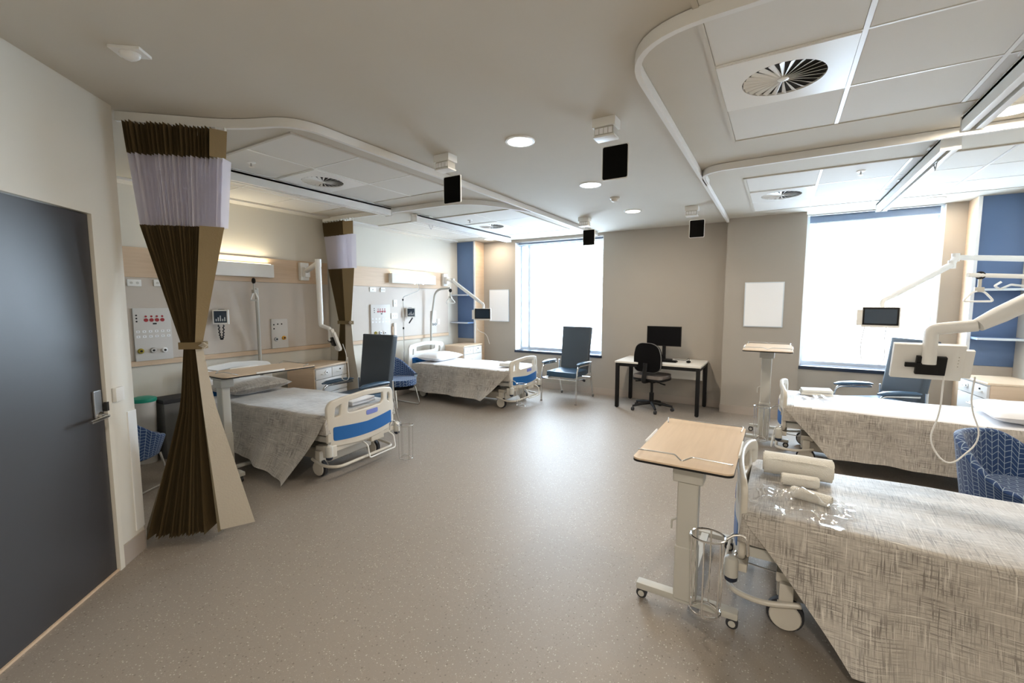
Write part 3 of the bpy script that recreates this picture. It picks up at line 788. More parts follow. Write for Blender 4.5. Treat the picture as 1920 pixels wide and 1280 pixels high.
def board(x0, x1, z0, z1, y, label):
    t = thing('whiteboard', label, 'whiteboard', ((x0+x1)/2, y, z0), 0, 'small wall whiteboards')
    b = new(); box(b, x0, x1, y-.018, y-.0005, z0, z1, .003); part('frame', b, 'alu', t, world=True)
    b = new(); box(b, x0+.012, x1-.012, y-.0195, y-.0182, z0+.012, z1-.012); part('writing_surface', b, 'board', t, 0, world=True)
board(-4.79, -4.345, 1.19, 1.795, BY, 'blank white board between the blue shelf unit and the left window')
board(-.415, .045, 1.225, 1.825, 6.80, 'blank white board on the taupe column beside the right window')
# roller blinds
def blind(x0, x1, z0, z1, label):
    t = thing('roller_blind', label, 'blind', ((x0+x1)/2, BY+.09, z0), 0, 'rolled up window blinds')
    b = new(); cyl(b, (x0+.02, BY+.09, z1-.035), (x1-.02, BY+.09, z1-.035), .030, n=16); part('fabric_roll', b, 'blind_blue', t, world=True)
    b = new(); box(b, x0+.02, x1-.02, BY+.055, BY+.065, z0, z1-.03, .002); part('fabric_drop', b, 'blind_blue', t, world=True)
    b = new(); cyl(b, (x0+.02, BY+.06, z0-.008), (x1-.02, BY+.06, z0-.008), .010, n=8); part('bottom_bar', b, 'alu', t, world=True)
blind(.275, 1.585, 2.60, 2.698, 'blue grey roller blind rolled up at the top of the right window')
blind(-4.205, -2.535, 2.615, 2.65, 'blue grey roller blind rolled up at the top of the left window')

# ------------------------------------------------------------------ hospital beds
def bend(bm, f, ys):
    for y in ys: bmesh.ops.bisect_plane(bm, geom=bm.verts[:]+bm.edges[:]+bm.faces[:], plane_co=(0, y, 0), plane_no=(0, 1, 0))
    for v in bm.verts: v.co = f(v.co)
def round_poly(pts, r, k=4):
    return [(p.x, p.y) for p in fillet([V(u, v, 0) for u, v in pts], r, k, closed=True)]
def end_board(parent, name, half, z0, h, xp, sgn, foot):
    """moulded board: half width, z0 base, h height, at x=xp, bulging to sgn*x"""
    t = lambda y: 1-(y/half)**2
    hw = half
    outer = [(-hw, z0+.0), (hw, z0+.0), (hw, z0+h*.80), (hw*.93, z0+h*.90), (hw*.6, z0+h*.96), (0, z0+h), (-hw*.6, z0+h*.96), (-hw*.93, z0+h*.90), (-hw, z0+h*.80)]
    outer = round_poly(outer, .045)
    g = lambda u, v: (u*hw, z0+h*v)
    if foot:
        holes = [[(-.88, .54), (-.70, .58), (-.66, .86), (-.85, .80)], [(-.56, .62), (-.45, .58), (.48, .60), (.60, .68), (.60, .885), (.0, .93), (-.52, .885)], [(.73, .64), (.84, .56), (.90, .68), (.86, .83), (.75, .86)]]
    else:
        holes = [[(-.84, .50), (-.72, .50), (-.70, .80), (-.82, .76)], [(-.60, .62), (.42, .62), (.52, .68), (.52, .84), (.0, .89), (-.58, .84)], [(.66, .50), (.80, .50), (.84, .62), (.82, .78), (.68, .81)]]
    holes = [round_poly([g(u, v) for u, v in hh], .02, 3) for hh in holes]
    bm = holed(outer, holes, .016, .010)
    for v in bm.verts: v.co = V(v.co.z, v.co.x, v.co.y)      # curve plane x,y -> y,z ; thickness -> x
    bow = .045 if foot else .02
    ys = [hw*q/8 for q in range(-7, 8)]
    F = lambda c: V(xp+c.x*1+sgn*bow*t(c.y), c.y, c.z - (.030*t(c.y) if foot else 0)*max(0, 1-(c.z-z0)/(h*.5)))
    bend(bm, F, ys)
    o = part(name, bm, 'bed_cream' if foot else 'white_matt', parent)
    bl = round_poly([g(-.90, .10), g(.90, .10), g(.90, .38), g(.0, .34), g(-.90, .38)], .018, 3) if foot else round_poly([g(-.84, .16), g(.84, .16), g(.84, .42), g(.0, .38), g(-.84, .42)], .018, 3)
    for side in (-1, 1):
        bm = holed(bl, [], .0025, .001)
        for v in bm.verts: v.co = V(v.co.z+side*.0165, v.co.x, v.co.y)
        bend(bm, F, ys); part('blue_panel', bm, 'blue_inlay', o)
    if foot:
        lb = round_poly([g(-.02, .46), g(.36, .46), g(.36, .56), g(-.02, .56)], .015, 3)
        bm = holed(lb, [], .002, .001)
        for v in bm.verts: v.co = V(v.co.z+sgn*.0165, v.co.x, v.co.y)
        bend(bm, F, ys); part('name_label', bm, 'label_blue', o)
    return o
def caster(parent, x, y, r=.078, out=1):
    o = thing_part('caster', parent, x, y)
    b = new(); box(b, -.03, .03, -.035, .035, r+.055, r+.16, .012); box(b, -.045, .035, -.028, -.020, .06, r+.07, .003); box(b, -.045, .035, .020, .028, .06, r+.07, .003)
    me = mesh('caster', b, 'bed_cream'); o.data = me
    b = new(); lathe(b, [(r*.75, -.018), (r, -.014), (r, .014), (r*.75, .018), (.001, .018)], (0, 0, r), 24, 'y'); part('tyre', b, 'rubber', o)
    for s in (-1, 1):
        b = new(); lathe(b, [(r*.86, 0), (r*.80, s*.006), (.001, s*.008)], (0, s*.029, r), 24, 'y'); part('wheel_cover', b, 'bed_cream', o)
    b = new(); box(b, -.028, .028, -.033, .033, r+.047, r+.0549, .002); part('swivel_ring', b, 'pad_blue', o)
    return o
def thing_part(name, parent, x, y, z=0):
    me = bpy.data.meshes.new(name); o = bpy.data.objects.new(name, me); COL.objects.link(o); o.parent = parent; o.location = (x, y, z); return o
def bed():
    t = thing('hospital_bed', 'x', 'bed')
    b = new(); box(b, -.93, .93, -.41, .41, .425, .555, .035, 3); part('mattress', b, 'sheet', t)
    b = new(); box(b, -.94, .94, -.39, -.35, .345, .395, .006); box(b, -.94, .94, .35, .39, .345, .395, .006); box(b, -.93, .93, -.349, .349, .38, .415)
    part('deck_frame', b, 'bed_grey', t)
    b = new(); box(b, -.86, .80, -.27, .27, .11, .22, .03, 3); part('base_cover', b, 'bed_cream', t)
    b = new()
    for x in (-.45, .40):
        box(b, x-.07, x+.07, -.10, .10, .2201, .3799, .012)
    part('lift_column', b, 'dark_gap', t)
    for x, s in ((.76, 1), (-.76, -1)):
        b = new(); box(b, x-.055, x+.045, -.33, .33, .225, .275, .01); part('cross_beam', b, 'bed_cream', t)
    for x in (.76, -.76):
        for y in (-.325, .325): caster(t, x, y)
    # bumper loop around the foot end
    b = new(); tube(b, fillet([(.70, -.365, .16), (.86, -.385, .125), (1.00, -.34, .125), (1.01, .34, .125), (.86, .385, .125), (.70, .365, .16)], .09, 7), .0135, 10); part('bumper_loop', b, 'bed_cream', t)
    # foot end cross bar with housings
    b = new(); box(b, .925, .975, -.40, .40, .262, .302, .006); part('foot_bar', b, 'bed_cream', t)
    b = new(); box(b, .90, .985, -.42, -.33, .215, .325, .018, 3); part('bar_housing', b, 'bed_cream', t)
    b = new(); box(b, .93, 1.0, .06, .23, .235, .315, .012, 3); part('motor_housing', b, 'bed_cream', t)
    b = new(); tube(b, fillet([(.965, -.02, .262), (1.03, -.02, .235), (1.05, -.02, .115), (1.05, .33, .115), (1.03, .33, .235), (.965, .33, .262)], .025, 4), .007, 8); part('linen_rack', b, 'white', t)
    b = new()
    for k in range(5): cyl(b, (.55, -.30+.15*k, .235), (.93, -.30+.15*k, .262), .004, n=6)
    part('rack_wires', b, 'steel', t)
    for y in (-.40, .40):
        b = new(); tube(b, fillet([(.955, y*.92, .345), (.975, y*1.02, .36), (.985, y*1.04, .30)], .02), .008, 8); part('bumper_arm', b, 'chrome', t)
        m = new(); lathe(m, [(.012, .345), (.026, .335), (.031, .320), (.031, .245), (.001, .243)], (.99, y*1.06, 0), 16); bp = part('corner_bumper', m, 'bed_grey', t)
        m = new(); lathe(m, [(.030, .2425), (.028, .225), (.018, .215), (.001, .212)], (.99, y*1.06, 0), 16); part('bumper_cap', m, 'dark_navy', bp)
    end_board(t, 'footboard', .40, .325, .415, .95, 1, True)
    end_board(t, 'headboard', .44, .46, .42, -.975, -1, False)
    b = new(); box(b, -.975, -.955, -.30, .30, .27, .46, .01); part('head_bracket', b, 'bed_grey', t)
    return t
BEDG = 'adjustable hospital beds'
BEDS = [((-4.245, 2.635, 0), R(5.0)), ((-4.21, 5.69, 0), R(0.5)), ((.855, 2.68, 0), R(179.2)), ((1.05, 5.31, 0), R(178.5))]
bl = ['hospital bed near left with blue panelled footboard beside the tied curtain', 'hospital bed at the far left in front of the blue shelf unit',
      'hospital bed nearest, lower right corner, with its footboard by the tilted table', 'hospital bed far right below the right window']
bed0 = bed(); bed0.location, bed0.rotation_euler = BEDS[0][0], (0, 0, BEDS[0][1]); bed0['label'] = bl[0]; bed0['group'] = BEDG
beds = [bed0] + [dup(bed0, BEDS[i][0], BEDS[i][1], bl[i], BEDG) for i in (1, 2, 3)]

def bedspread(i, label, near, dx, flare, hem, hem_head, xh=-.60, folds=.02, top='linen', ztop=.577, far_flare=.04, seed=0, xd=None):
    """near: local y side of the long drape (+1/-1)"""
    rnd = random.Random(seed)
    (loc, rz) = BEDS[i]
    t = thing('bedspread', label, 'bedspread', loc, rz, 'patterned bedspreads')
    hw = .432; x1 = .925
    # top and fitted sides
    b = new(); prof = []
    K = 6; r = .05
    prof += [(-hw-.004, .425), (-hw-.002, ztop-r)]
    for k in range(1, K+1): a = R(180-90*k/K); prof.append((-hw+r+r*math.cos(a), ztop-r+r*math.sin(a)))
    for k in range(1, 12): prof.append((-hw+r+(2*hw-2*r)*k/12, ztop))
    for k in range(0, K+1): a = R(90-90*k/K); prof.append((hw-r+r*math.cos(a), ztop-r+r*math.sin(a)))
    prof.append((hw+.004, .425))
    arc = [0]
    for p, q in zip(prof, prof[1:]): arc.append(arc[-1]+math.hypot(q[0]-p[0], q[1]-p[1]))
    n1 = len(prof)-1; NX = 40
    ph = [rnd.uniform(0, 6) for _ in range(6)]
    def fn(u, v):
        j = int(round(v*n1)); y, z = prof[j]
        x = xh+(x1-xh)*min(1, u/.9); e = max(0, (u-.9)/.1)
        a = e*PI/2
        zz = z; xx = x+r*math.sin(min(a, PI/2))*0.9
        if e > 0: zz = .425+(z-.425)*(1-e) if e > .5 else z - (z-.425)*.12*e
        wob = (.004*math.sin(9*x+ph[0]+4*y)+.003*math.sin(17*y+ph[1]+3*x)) * (1 if z > .5 else .3)
        if e > 0: y = y*(1-.015*e)
        return V(xx, y, zz+wob)
    grid(b, fn, NX, n1, lambda u, v: (xh+(x1-xh)*u*1.1, arc[int(round(v*n1))]))
    tc_ = part('top_cover', b, 'linen', t, 60)
    if top != 'linen':
        tc_.data.materials.append(M[top])
        for p in tc_.data.polygons:
            if p.center.z > ztop-.012 and p.center.x < .86: p.material_index = 1
    xt = xh; xh = xd if xd is not None else xh
    for side, fl, hm, ddx in ((near, flare, hem, dx), (-near, far_flare, .30, dx*.6)):
        b = new(); uvl = None
        NU, NV = 44, 14
        def fn2(u, v, side=side, fl=fl, hm=hm, ddx=ddx):
            xe = x1+.03-ddx*v
            x = xh+(xe-xh)*u
            hz = hem_head+(hm-hem_head)*u if side == near else hm
            z = (ztop-.030)*(1-v)+hz*v
            cornerw = .45+.55*u**3 if side == near else 1
            y = hw+.012+fl*v**1.7*cornerw + folds*v*math.sin(x*11+ph[2]) + folds*.5*v*math.sin(x*23+ph[3])
            if v == 0: y = hw-.004; z = ztop-.016
            return V(x, side*y, z)
        grid(b, fn2, NU, NV, lambda u, v, s=side, dd=ddx: (xh+(x1+.03-dd*v-xh)*u, 3+v*.5))
        part('side_drape', b, 'linen', t, 60)
    return t
bedspread(0, 'grey beige crosshatch bedspread on the near left bed, long corner almost touching the floor', -1, .20, .27, .05, .20, seed=1, xh=-.50)
bedspread(1, 'beige crosshatch bedspread draped over the side of the far left bed', -1, .34, .20, .15, .13, seed=2, xh=-.80, top='sheet', xd=-.90)
bedspread(2, 'large crosshatch bedspread filling the lower right corner', 1, .42, .17, .09, .12, seed=3, xh=-.62)
bedspread(3, 'crosshatch bedspread on the far right bed below the window', 1, .36, .08, .15, .13, seed=4, xh=-.80, top='sheet', xd=-.90)

def pillow(i, lx, ly, m, label, sx=.21, sy=.34, h=.075, tilt=0):
    loc, rz = BEDS[i]; b = new()
    def top(sg):
        def fn(u, v):
            a, c = 2*u-1, 2*v-1
            e = max(0, 1-abs(a)**3.2)**.55*max(0, 1-abs(c)**3.2)**.55
            px = a*sx*(1-.06*(1-abs(c))**1*abs(a)); py = c*sy*(1-.06*(1-abs(a))*abs(c))
            return V(px, py, h+sg*h*e*(1+.06*math.sin(5*a+3*c)))
        return fn
    grid(b, top(1), 18, 22, lambda u, v: (u*sx*2, v*sy*2)); grid(b, top(-1), 18, 22, lambda u, v: (u*sx*2, v*sy*2))
    bmesh.ops.remove_doubles(b, verts=b.verts, dist=1e-4)
    o = part('pillow', b, m, None, 60); rot = Matrix.Rotation(rz, 4, 'Z')
    p = Vector(loc)+rot @ V(lx, ly, .578); o.location = p; o.rotation_euler = (0, tilt, rz); o['label'] = label; o['category'] = 'pillow'; o['group'] = 'bed pillows'
    return o
pillow(0, -.70, .0, 'linen', 'crosshatch patterned pillow on the near left bed', .24)
pillow(1, -.68, .0, 'sheet', 'white pillow on the far left bed', .24, h=.07)
pillow(3, -.70, .05, 'sheet', 'white pillow on the far right bed at the right edge', .24, h=.07)
pillow(2, -.72, 0, 'sheet', 'white pillow on the nearest bed outside the right edge', .24)

# lifting pole, rods and trapeze handles
def trapeze(pole, bar, hang, label, cat='lifting pole', mat_='bed_grey', r=.019, handle_dir=(0, 1, 0), gw=.085):
    t = thing('lifting_pole', label, cat, (pole[0][0], pole[0][1], 0.0), 0, 'bed lifting poles')
    b = new(); tube(b, fillet(pole, .14, 8), r, 12); part('pole', b, mat_, t, world=True)
    if bar: b = new(); tube(b, bar, r*.9, 12); part('bar_end', b, 'white', t, world=True)
    h = Vector(hang); d = Vector(handle_dir)
    b = new(); tube(b, [h+V(0, 0, .025)+d.cross(V(0, 0, 1))*0, h+V(0, 0, -.03)], .013, 8); tube(b, [h+Vector((math.cos(a)*.027*1, 0, math.sin(a)*.027)) for a in [2*PI*k/12 for k in range(12)]], .008, 6, closed=True)
    part('hook_clamp', b, 'black', t, world=True)
    b = new(); box(b, h.x-.012, h.x+.012, h.y-.004, h.y+.004, h.z-.10, h.z-.025, .002); part('strap', b, 'bed_grey', t, world=True)
    c = h - V(0, 0, .12)
    b = new(); box(b, c.x-.03, c.x+.03, c.y-.014, c.y+.014, c.z-.02, c.z+.02, .006); part('handle_block', b, 'bed_grey', t, world=True)
    w_ = gw
    b = new(); tube(b, fillet([c+d*w_*.3-V(0, 0, .012), c+d*w_-V(0, 0, .10), c-d*w_-V(0, 0, .10), c-d*w_*.3-V(0, 0, .012)], .035, 4, closed=True), .0085, 8, closed=True); part('grip', b, 'white', t, world=True)
    return t
trapeze([(-5.295, 2.89, .30), (-5.295, 2.89, 1.0), (-5.17, 2.82, 1.72)], None, (-5.10, 2.755, 1.80), 'grey lifting pole behind the near left headboard', handle_dir=(1, 0, 0))
trapeze([(-5.25, 5.86, .30), (-5.25, 5.88, 1.2), (-5.20, 5.95, 1.78), (-4.92, 6.02, 1.80)], None, (-4.92, 6.02, 1.76), 'curved grey lifting pole behind the far left headboard', handle_dir=(.8, .6, 0))
trapeze([(2.08, 5.45, .30), (2.08, 5.45, 1.3), (1.97, 5.44, 1.76), (1.36, 5.25, 1.79)], None, (1.445, 5.275, 1.785), 'white lifting pole with triangular grip over the far right bed', mat_='white', handle_dir=(.92, .38, 0), gw=.12)
# drip stand at the far left headboard
t = thing('drip_pole', 'thin bent chrome drip pole with hooks behind the far left headboard', 'drip pole', (-5.10, 5.12, 0))
b = new(); tube(b, fillet([(-5.10, 5.06, .36), (-5.10, 5.06, 1.64), (-5.10, 5.42, 1.75), (-5.10, 5.43, 1.87)], .04), .008, 8); part('pole', b, 'chrome', t, world=True)
for s in (-1, 1):
    b = new(); tube(b, fillet([(-5.10, 5.43, 1.862), (-5.10, 5.43+s*.06, 1.885), (-5.10, 5.43+s*.10, 1.845), (-5.10, 5.43+s*.125, 1.865)], .02), .006, 6); part('hook', b, 'chrome', t, world=True)
for z in (1.13, 1.58):
    b = new(); lathe(b, [(.013, 0), (.013, .03), (.001, .03)], (-5.10, 5.06, z), 10); part('collar', b, 'black', t, world=True)
t = thing('drip_hook', 'zigzag white drip hook in front of the blue shelf unit at the right edge', 'drip pole', (1.90, 5.60, .0))
b = new(); tube(b, fillet([(2.09, 5.80, .30), (2.09, 5.80, 1.60), (1.80, 5.50, 1.70)], .05), .009, 8); part('pole', b, 'white', t, world=True)
b = new(); tube(b, fillet([(1.64, 5.50, 1.735), (1.60, 5.50, 1.70), (1.635, 5.50, 1.67), (1.70, 5.50, 1.71), (1.78, 5.50, 1.695), (1.84, 5.50, 1.72), (1.90, 5.50, 1.70)], .01), .009, 8); part('hook', b, 'white', t, world=True)

# swing-arm bedside terminals
def swing_tv(label, mount, joints, scr, face, w_=.27, h=.18, tilt=0, rad=.030, hs=1, cord=None):
    t = thing('bedside_screen', label, 'screen', (mount[0], mount[1], mount[2]-.13), 0, 'swing arm bedside screens')
    s = 1 if mount[0] < -1 else -1
    b = new(); box(b, mount[0], mount[0]+s*.05, mount[1]-.06, mount[1]+.06, mount[2]-.14, mount[2]+.09, .01); box(b, mount[0]+s*.0501, mount[0]+s*.11, mount[1]-.035, mount[1]+.035, mount[2]-.10, mount[2]+.03, .01)
    part('wall_mount', b, 'white', t, world=True)
    J = [Vector(j) for j in joints]
    for k in range(0, len(J)-1):
        if (J[k+1]-J[k]).length < .02: continue
        b = new(); tube(b, [J[k], J[k]+(J[k+1]-J[k])*.1, J[k]+(J[k+1]-J[k])*.9, J[k+1]], [rad*.9, rad*1.1, rad, rad*.8], 14); part('arm', b, 'white', t, world=True)
    for j in J[1:-1]:
        b = new(); cyl(b, j-V(0, 0, rad*1.5), j+V(0, 0, rad*1.5), rad*1.2, n=16); part('joint', b, 'white', t, world=True)
    c = Vector(scr); f = Vector(face).normalized(); u = V(0, 0, 1).cross(f).normalized(); up = f.cross(u)
    mt = Matrix(((u.x, f.x, up.x, c.x), (u.y, f.y, up.y, c.y), (u.z, f.z, up.z, c.z), (0, 0, 0, 1)))
    def lb(*a, bev=0.0):
        m = new(); box(m, *a, bev); bmesh.ops.transform(m, matrix=mt, verts=m.verts); return m
    part('screen_housing', lb(-w_/2, w_/2, -.035, 0, -h/2, h/2, bev=.008), 'white', t, world=True)
    part('screen_glass', lb(-w_/2+.008, w_/2-.008, .0002, .0045, -h/2+.022, h/2-.006, bev=.002), 'black', t, world=True)
    part('screen_panel', lb(-w_/2+.022, w_/2-.022, .0047, .0062, -h/2+.036, h/2-.020), 'screen_blue', t, world=True)
    part('tilt_bracket', lb(-.075, .050, -.062, -.0352, -.065, .040, bev=.004), 'black', t, world=True)
    part('bracket_bar', lb(-.03, .10, -.075, -.0582, -.018, .006, bev=.003), 'black', t, world=True)
    e = c + mt.to_3x3() @ V(0.0, -.064, .0)
    b = new(); tube(b, fillet([J[-1], V(e.x, e.y, J[-1].z-.03), e], .03), rad*.75, 12); part('arm_neck', b, 'white', t, world=True)
    part('handset', lb(hs*(w_/2+.018)-.020, hs*(w_/2+.018)+.020, -.028, .0, -h*.42, h*.36, bev=.006), 'white', t, world=True)
    if cord:
        b = new(); tube(b, fillet([Vector(p) for p in cord], .09, 8), .0042, 6); part('cord', b, 'white', t, world=True)
    for k in range(4):
        part('port', lb(-w_/2+.022, -w_/2+.027, -.0362, -.0351, -.02+.018*k, -.014+.018*k), 'bed_grey', t, world=True)
    return t
swing_tv('white swing arm and edge-on bedside screen of the near left bay', (HX+.0235, 3.53, 1.98), [(-5.28, 3.53, 1.96), (-4.70, 3.30, 2.02), (-4.66, 3.28, 1.28)], (-4.42, 3.30, 1.13), (.38, .87, .32), w_=.18, h=.27, hs=-1,
         cord=[(-4.46, 3.42, 1.06), (-4.42, 3.45, .90), (-4.52, 3.42, .62), (-4.36, 3.42, .62), (-4.42, 3.45, .90)])
swing_tv('white swing arm with small dark screen in front of the far left shelf unit', (HX+.0235, 6.36, 1.99), [(-5.28, 6.36, 1.97), (-4.93, 6.10, 1.93), (-3.93, 5.52, 1.56)], (-3.845, 5.46, 1.375), (.38, -.92, 0), w_=.255, h=.18, rad=.026, hs=-1,
         cord=[(-4.0, 5.48, 1.30), (-3.98, 5.50, 1.12), (-3.80, 5.50, 1.08), (-3.76, 5.52, .92)])
swing_tv('white swing arm with dark screen in front of the right window', (RX-.001, 6.35, 1.98), [(2.07, 6.34, 1.98), (1.47, 6.05, 2.00), (1.44, 6.02, 1.93), (.87, 5.35, 1.60)], (.80, 5.22, 1.42), (-.22, -.97, 0), w_=.275, h=.19, rad=.026, hs=-1,
         cord=[(.69, 5.22, 1.33), (.67, 5.25, 1.15), (.70, 5.35, .98), (.88, 5.35, .98), (.85, 5.30, 1.2), (.85, 5.24, 1.33)])
swing_tv('large white swing arm with bedside screen seen from behind, nearest on the right', (RX-.001, 3.55, 1.98), [(2.07, 3.52, 1.97), (1.70, 3.42, 1.98), (.885, 3.20, 1.44)], (.715, 3.30, 1.235), (-.02, .97, .26), w_=.30, h=.205, rad=.042, hs=-1,
         cord=[(.79, 3.27, 1.16), (.775, 3.22, .95), (.73, 3.2, .80), (.82, 3.2, .66), (.95, 3.22, .84), (.90, 3.26, 1.0), (.915, 3.28, 1.16)])

# ------------------------------------------------------------------ overbed tables
def overbed(name_label, h, cx, cy, colx, coly, base_y0, base_y1, sx=.225, sy=.43, rot=0, tilt=0, hooks=1):
    t = thing('overbed_table', name_label, 'table', (colx, coly, 0), rot, 'height adjustable overbed tables')
    dx, dy = cx-colx, cy-coly
    b = new(); prism(b, rrect(dx-sx, dx+sx, dy-sy, dy+sy, .035, 5), lambda u, v, w_: (u, v, h-.018+w_), .010); part('table_edge', b, 'black', t)
    b = new(); prism(b, rrect(dx-sx+.001, dx+sx-.001, dy-sy+.001, dy+sy-.001, .035, 5), lambda u, v, w_: (u, v, h-.0079+w_), .0078); part('table_top', b, 'maple_top', t, 30)
    for s, o in ((-1, .0), (1, .0)):
        yy = dy+s*(sy-.075)
        b = new(); p = [(dx-sx+.02, yy+.05*(-s), h+.004), (dx-sx+.01, yy, h+.022), (dx-.04, yy-s*.01, h+.022), (dx, yy-s*.01+s*.045, h+.010), (dx+.04, yy-s*.01, h+.022), (dx+sx-.01, yy, h+.022), (dx+sx-.02, yy+.05*(-s), h+.004)]
        tube(b, fillet(p, .012, 3), .0035, 6); part('book_rail', b, 'steel', t)
    for s in (-1, 1):
        b = new(); box(b, dx+s*(sx+.002)-.004, dx+s*(sx+.002)+.004, dy-.16, dy+.10, h-.006, h+.010, .003); part('side_clip', b, 'white', t)
    b = new(); box(b, -.085, .085, -.06, .10, h-.045, h-.0182, .008); box(b, -.07, .07, -.05, .06, h-.115, h-.0451, .012, 3); part('support_head', b, 'bed_grey', t)
    b = new(); box(b, -.049, .049, -.035, .035, h*.42, h-.1151, .014, 3); part('upper_column', b, 'bed_grey', t)
    b = new(); box(b, -.053, .053, -.040, .040, .075, h*.42+.02, .014, 3); part('lower_column', b, 'bed_grey', t)
    b = new(); box(b, -.24, .24, -.028, .028, .055, .090, .010); box(b, -.022, .022, .0281, base_y1-coly-.001, .060, .085, .006); part('base_beam', b, 'bed_grey', t)
    b = new(); box(b, -.16, .16, base_y1-coly, base_y1-coly+.045, .055, .088, .01); part('far_beam', b, 'bed_grey', t)
    for (x, y) in ((-.215, 0), (.215, 0), (-.14, base_y1-coly+.02), (.14, base_y1-coly+.02)):
        b = new(); lathe(b, [(.020, -.014), (.027, -.011), (.027, .011), (.020, .014), (.001, .014)], (x, y, .027), 16, 'y'); w_ = part('caster_wheel', b, 'rubber', t)
        b = new(); lathe(b, [(.016, -.017), (.016, .017), (.001, .017)], (x, y, .027), 12, 'y'); part('caster_hub', b, 'bed_grey', w_)
    b = new(); tube(b, fillet([(-.052, -.01, h*.60), (-.075, -.01, h*.585), (-.075, -.01, h*.53)], .01), .005, 6); part('release_lever', b, 'bed_grey', t)
    return t
overbed('overbed table with maple top in the foreground beside the nearest bed', .80, -.362, 2.53, -.34, 2.24, 2.2, 2.95)
overbed('overbed table reaching across the near left bed', .93, -4.165, 2.27, -4.15, 1.93, 1.9, 2.45)
overbed('tall overbed table standing before the taupe column', 1.07, -.085, 5.53, -.09, 5.47, 5.3, 5.95, hooks=0)

# chrome bottle baskets hooked on the beds
def basket(x, y, z, label, rz=0, h=.36):
    t = thing('wire_basket', label, 'basket', (x, y, z), rz, 'chrome wire baskets on the bed ends')
    b = new()
    ring = [(.075*math.cos(2*PI*k/20), .065*math.sin(2*PI*k/20), h) for k in range(20)]; tube(b, ring, .005, 6, closed=True); part('top_ring', b, 'chrome', t)
    for k in range(6):
        a = 2*PI*k/6+.3; c = (.072*math.cos(a), .062*math.sin(a))
        b = new(); tube(b, [(c[0], c[1], h), (c[0]*.92, c[1]*.92, .0)], .0038, 6); part('upright_wire', b, 'chrome', t)
    b = new(); ring = [(.066*math.cos(PI*k/10+.3), .057*math.sin(PI*k/10+.3), .001) for k in range(21)]; tube(b, ring, .004, 6); tube(b, fillet([(.066, 0, .0), (0, .0, .045), (-.066, 0, .0)], .03), .004, 6); part('bottom_loop', b, 'chrome', t)
    b = new(); tube(b, fillet([(.072, 0, h-.005), (.11, .0, h+.03), (.15, 0, h+.03), (.165, 0, h-.01), (.165, 0, h-.06)], .02), .006, 8); part('hanger_arm', b, 'chrome', t)
    return t
basket(-.232, 2.115, .13, 'chrome wire bottle basket beside the foreground overbed table', R(8))
basket(-3.06, 3.03, .04, 'chrome wire bottle basket on the far corner of the near left footboard', R(200), .33)
basket(-3.06, 5.28, .10, 'chrome wire bottle basket at the near corner of the far left footboard', R(180), .31)
basket(-.10, 4.92, .20, 'chrome wire bottle basket behind the tall overbed table', R(0), .33)

# towels and wrapping on the beds
def roll(c, L, r, axis, label, m='towel', turns=3.2):
    """rolled towel, spiral seen at its ends"""
    d = Vector(axis).normalized(); u = V(0, 0, 1).cross(d).normalized(); up = d.cross(u); c = Vector(c); b = new()
    N = 70; pts = []
    for k in range(N+1):
        a = 2*PI*turns*k/N; rr = .006+(r-.006)*k/N; pts.append((rr*math.cos(a+1.2), rr*math.sin(a+1.2)))
    rows = []
    for j in range(9):
        f = j/8*2-1; sc = (1-.10*abs(f)**6)*(1+.05*math.sin(4*f+1))
        rows.append([b.verts.new(c+d*(f*L/2)+u*p[0]*sc+up*(p[1]*sc*.9)) for p in pts])
    for a_, b_ in zip(rows, rows[1:]):
        for k in range(N): b.faces.new((a_[k], a_[k+1], b_[k+1], b_[k]))
    # inner core keeps the ends closed, slightly recessed
    cyl(b, c-d*(L/2-.006), c+d*(L/2-.006), r*.88, n=20)
    return solo('rolled_towel', b, m, label, 'towel', 'white towels on the bed ends', 50)
ZT = .578
roll((.125, 2.86, ZT+.068), .33, .070, (1, .03, 0), 'large rolled white towel at the foot of the nearest bed', 'towel')
roll((.135, 2.72, ZT+.036), .17, .036, (1, .10, 0), 'small rolled white towel in front of the large one on the nearest bed', 'towel')
roll((.175, 2.53, ZT+.034), .17, .032, (1, -.35, 0), 'small rolled white towel inside the clear plastic bag')
def wrap(cx, cy, sx, sy, h, rz, label, seed):
    b = new(); rnd = random.Random(seed); ph = [rnd.uniform(0, 6) for _ in range(8)]
    def fn(u, v):
        a, c = 2*u-1, 2*v-1; x = a*sx; y = c*sy
        z = h*math.exp(-(x/.12)**2-(y/.07)**2)+.007+.007*math.sin(38*x+14*y+ph[0])+.006*math.sin(61*y-21*x+ph[1])+.004*math.sin(90*x+ph[2])+.003*math.sin(130*y+ph[3])
        z = max(.002, z)
        x += .010*math.sin(9*c+ph[4])*abs(a); y += .012*math.sin(7*a+ph[5])*abs(c)
        return V(x, y, z)
    grid(b, fn, 46, 36)
    bmesh.ops.transform(b, matrix=Matrix.Translation((cx, cy, ZT+.006)) @ Matrix.Rotation(rz, 4, 'Z'), verts=b.verts)
    return solo('plastic_bag', b, 'plastic_wrap', label, 'bag', 'clear plastic bags on the beds', 60)
wrap(.135, 2.46, .19, .17, .075, R(-12), 'crumpled clear plastic bag by the rolled towels on the nearest bed', 3)
def folded(c, sx, sy, h, rz, label, m='towel'):
    t = thing('folded_towel', label, 'towel', c, rz, 'white towels on the bed ends')
    for k in range(2):
        b = new(); box(b, -sx*(1-.06*k), sx*(1-.03*k), -sy, sy*(1-.05*k), h/2*k+.001, h/2*(k+1), h*.22, 3)
        for v in b.verts: v.co.z += .006*math.sin(14*v.co.x+9*v.co.y)*(k+.2) if v.co.z > .01 else 0
        part('towel_fold', b, m, t, 50)
    return t
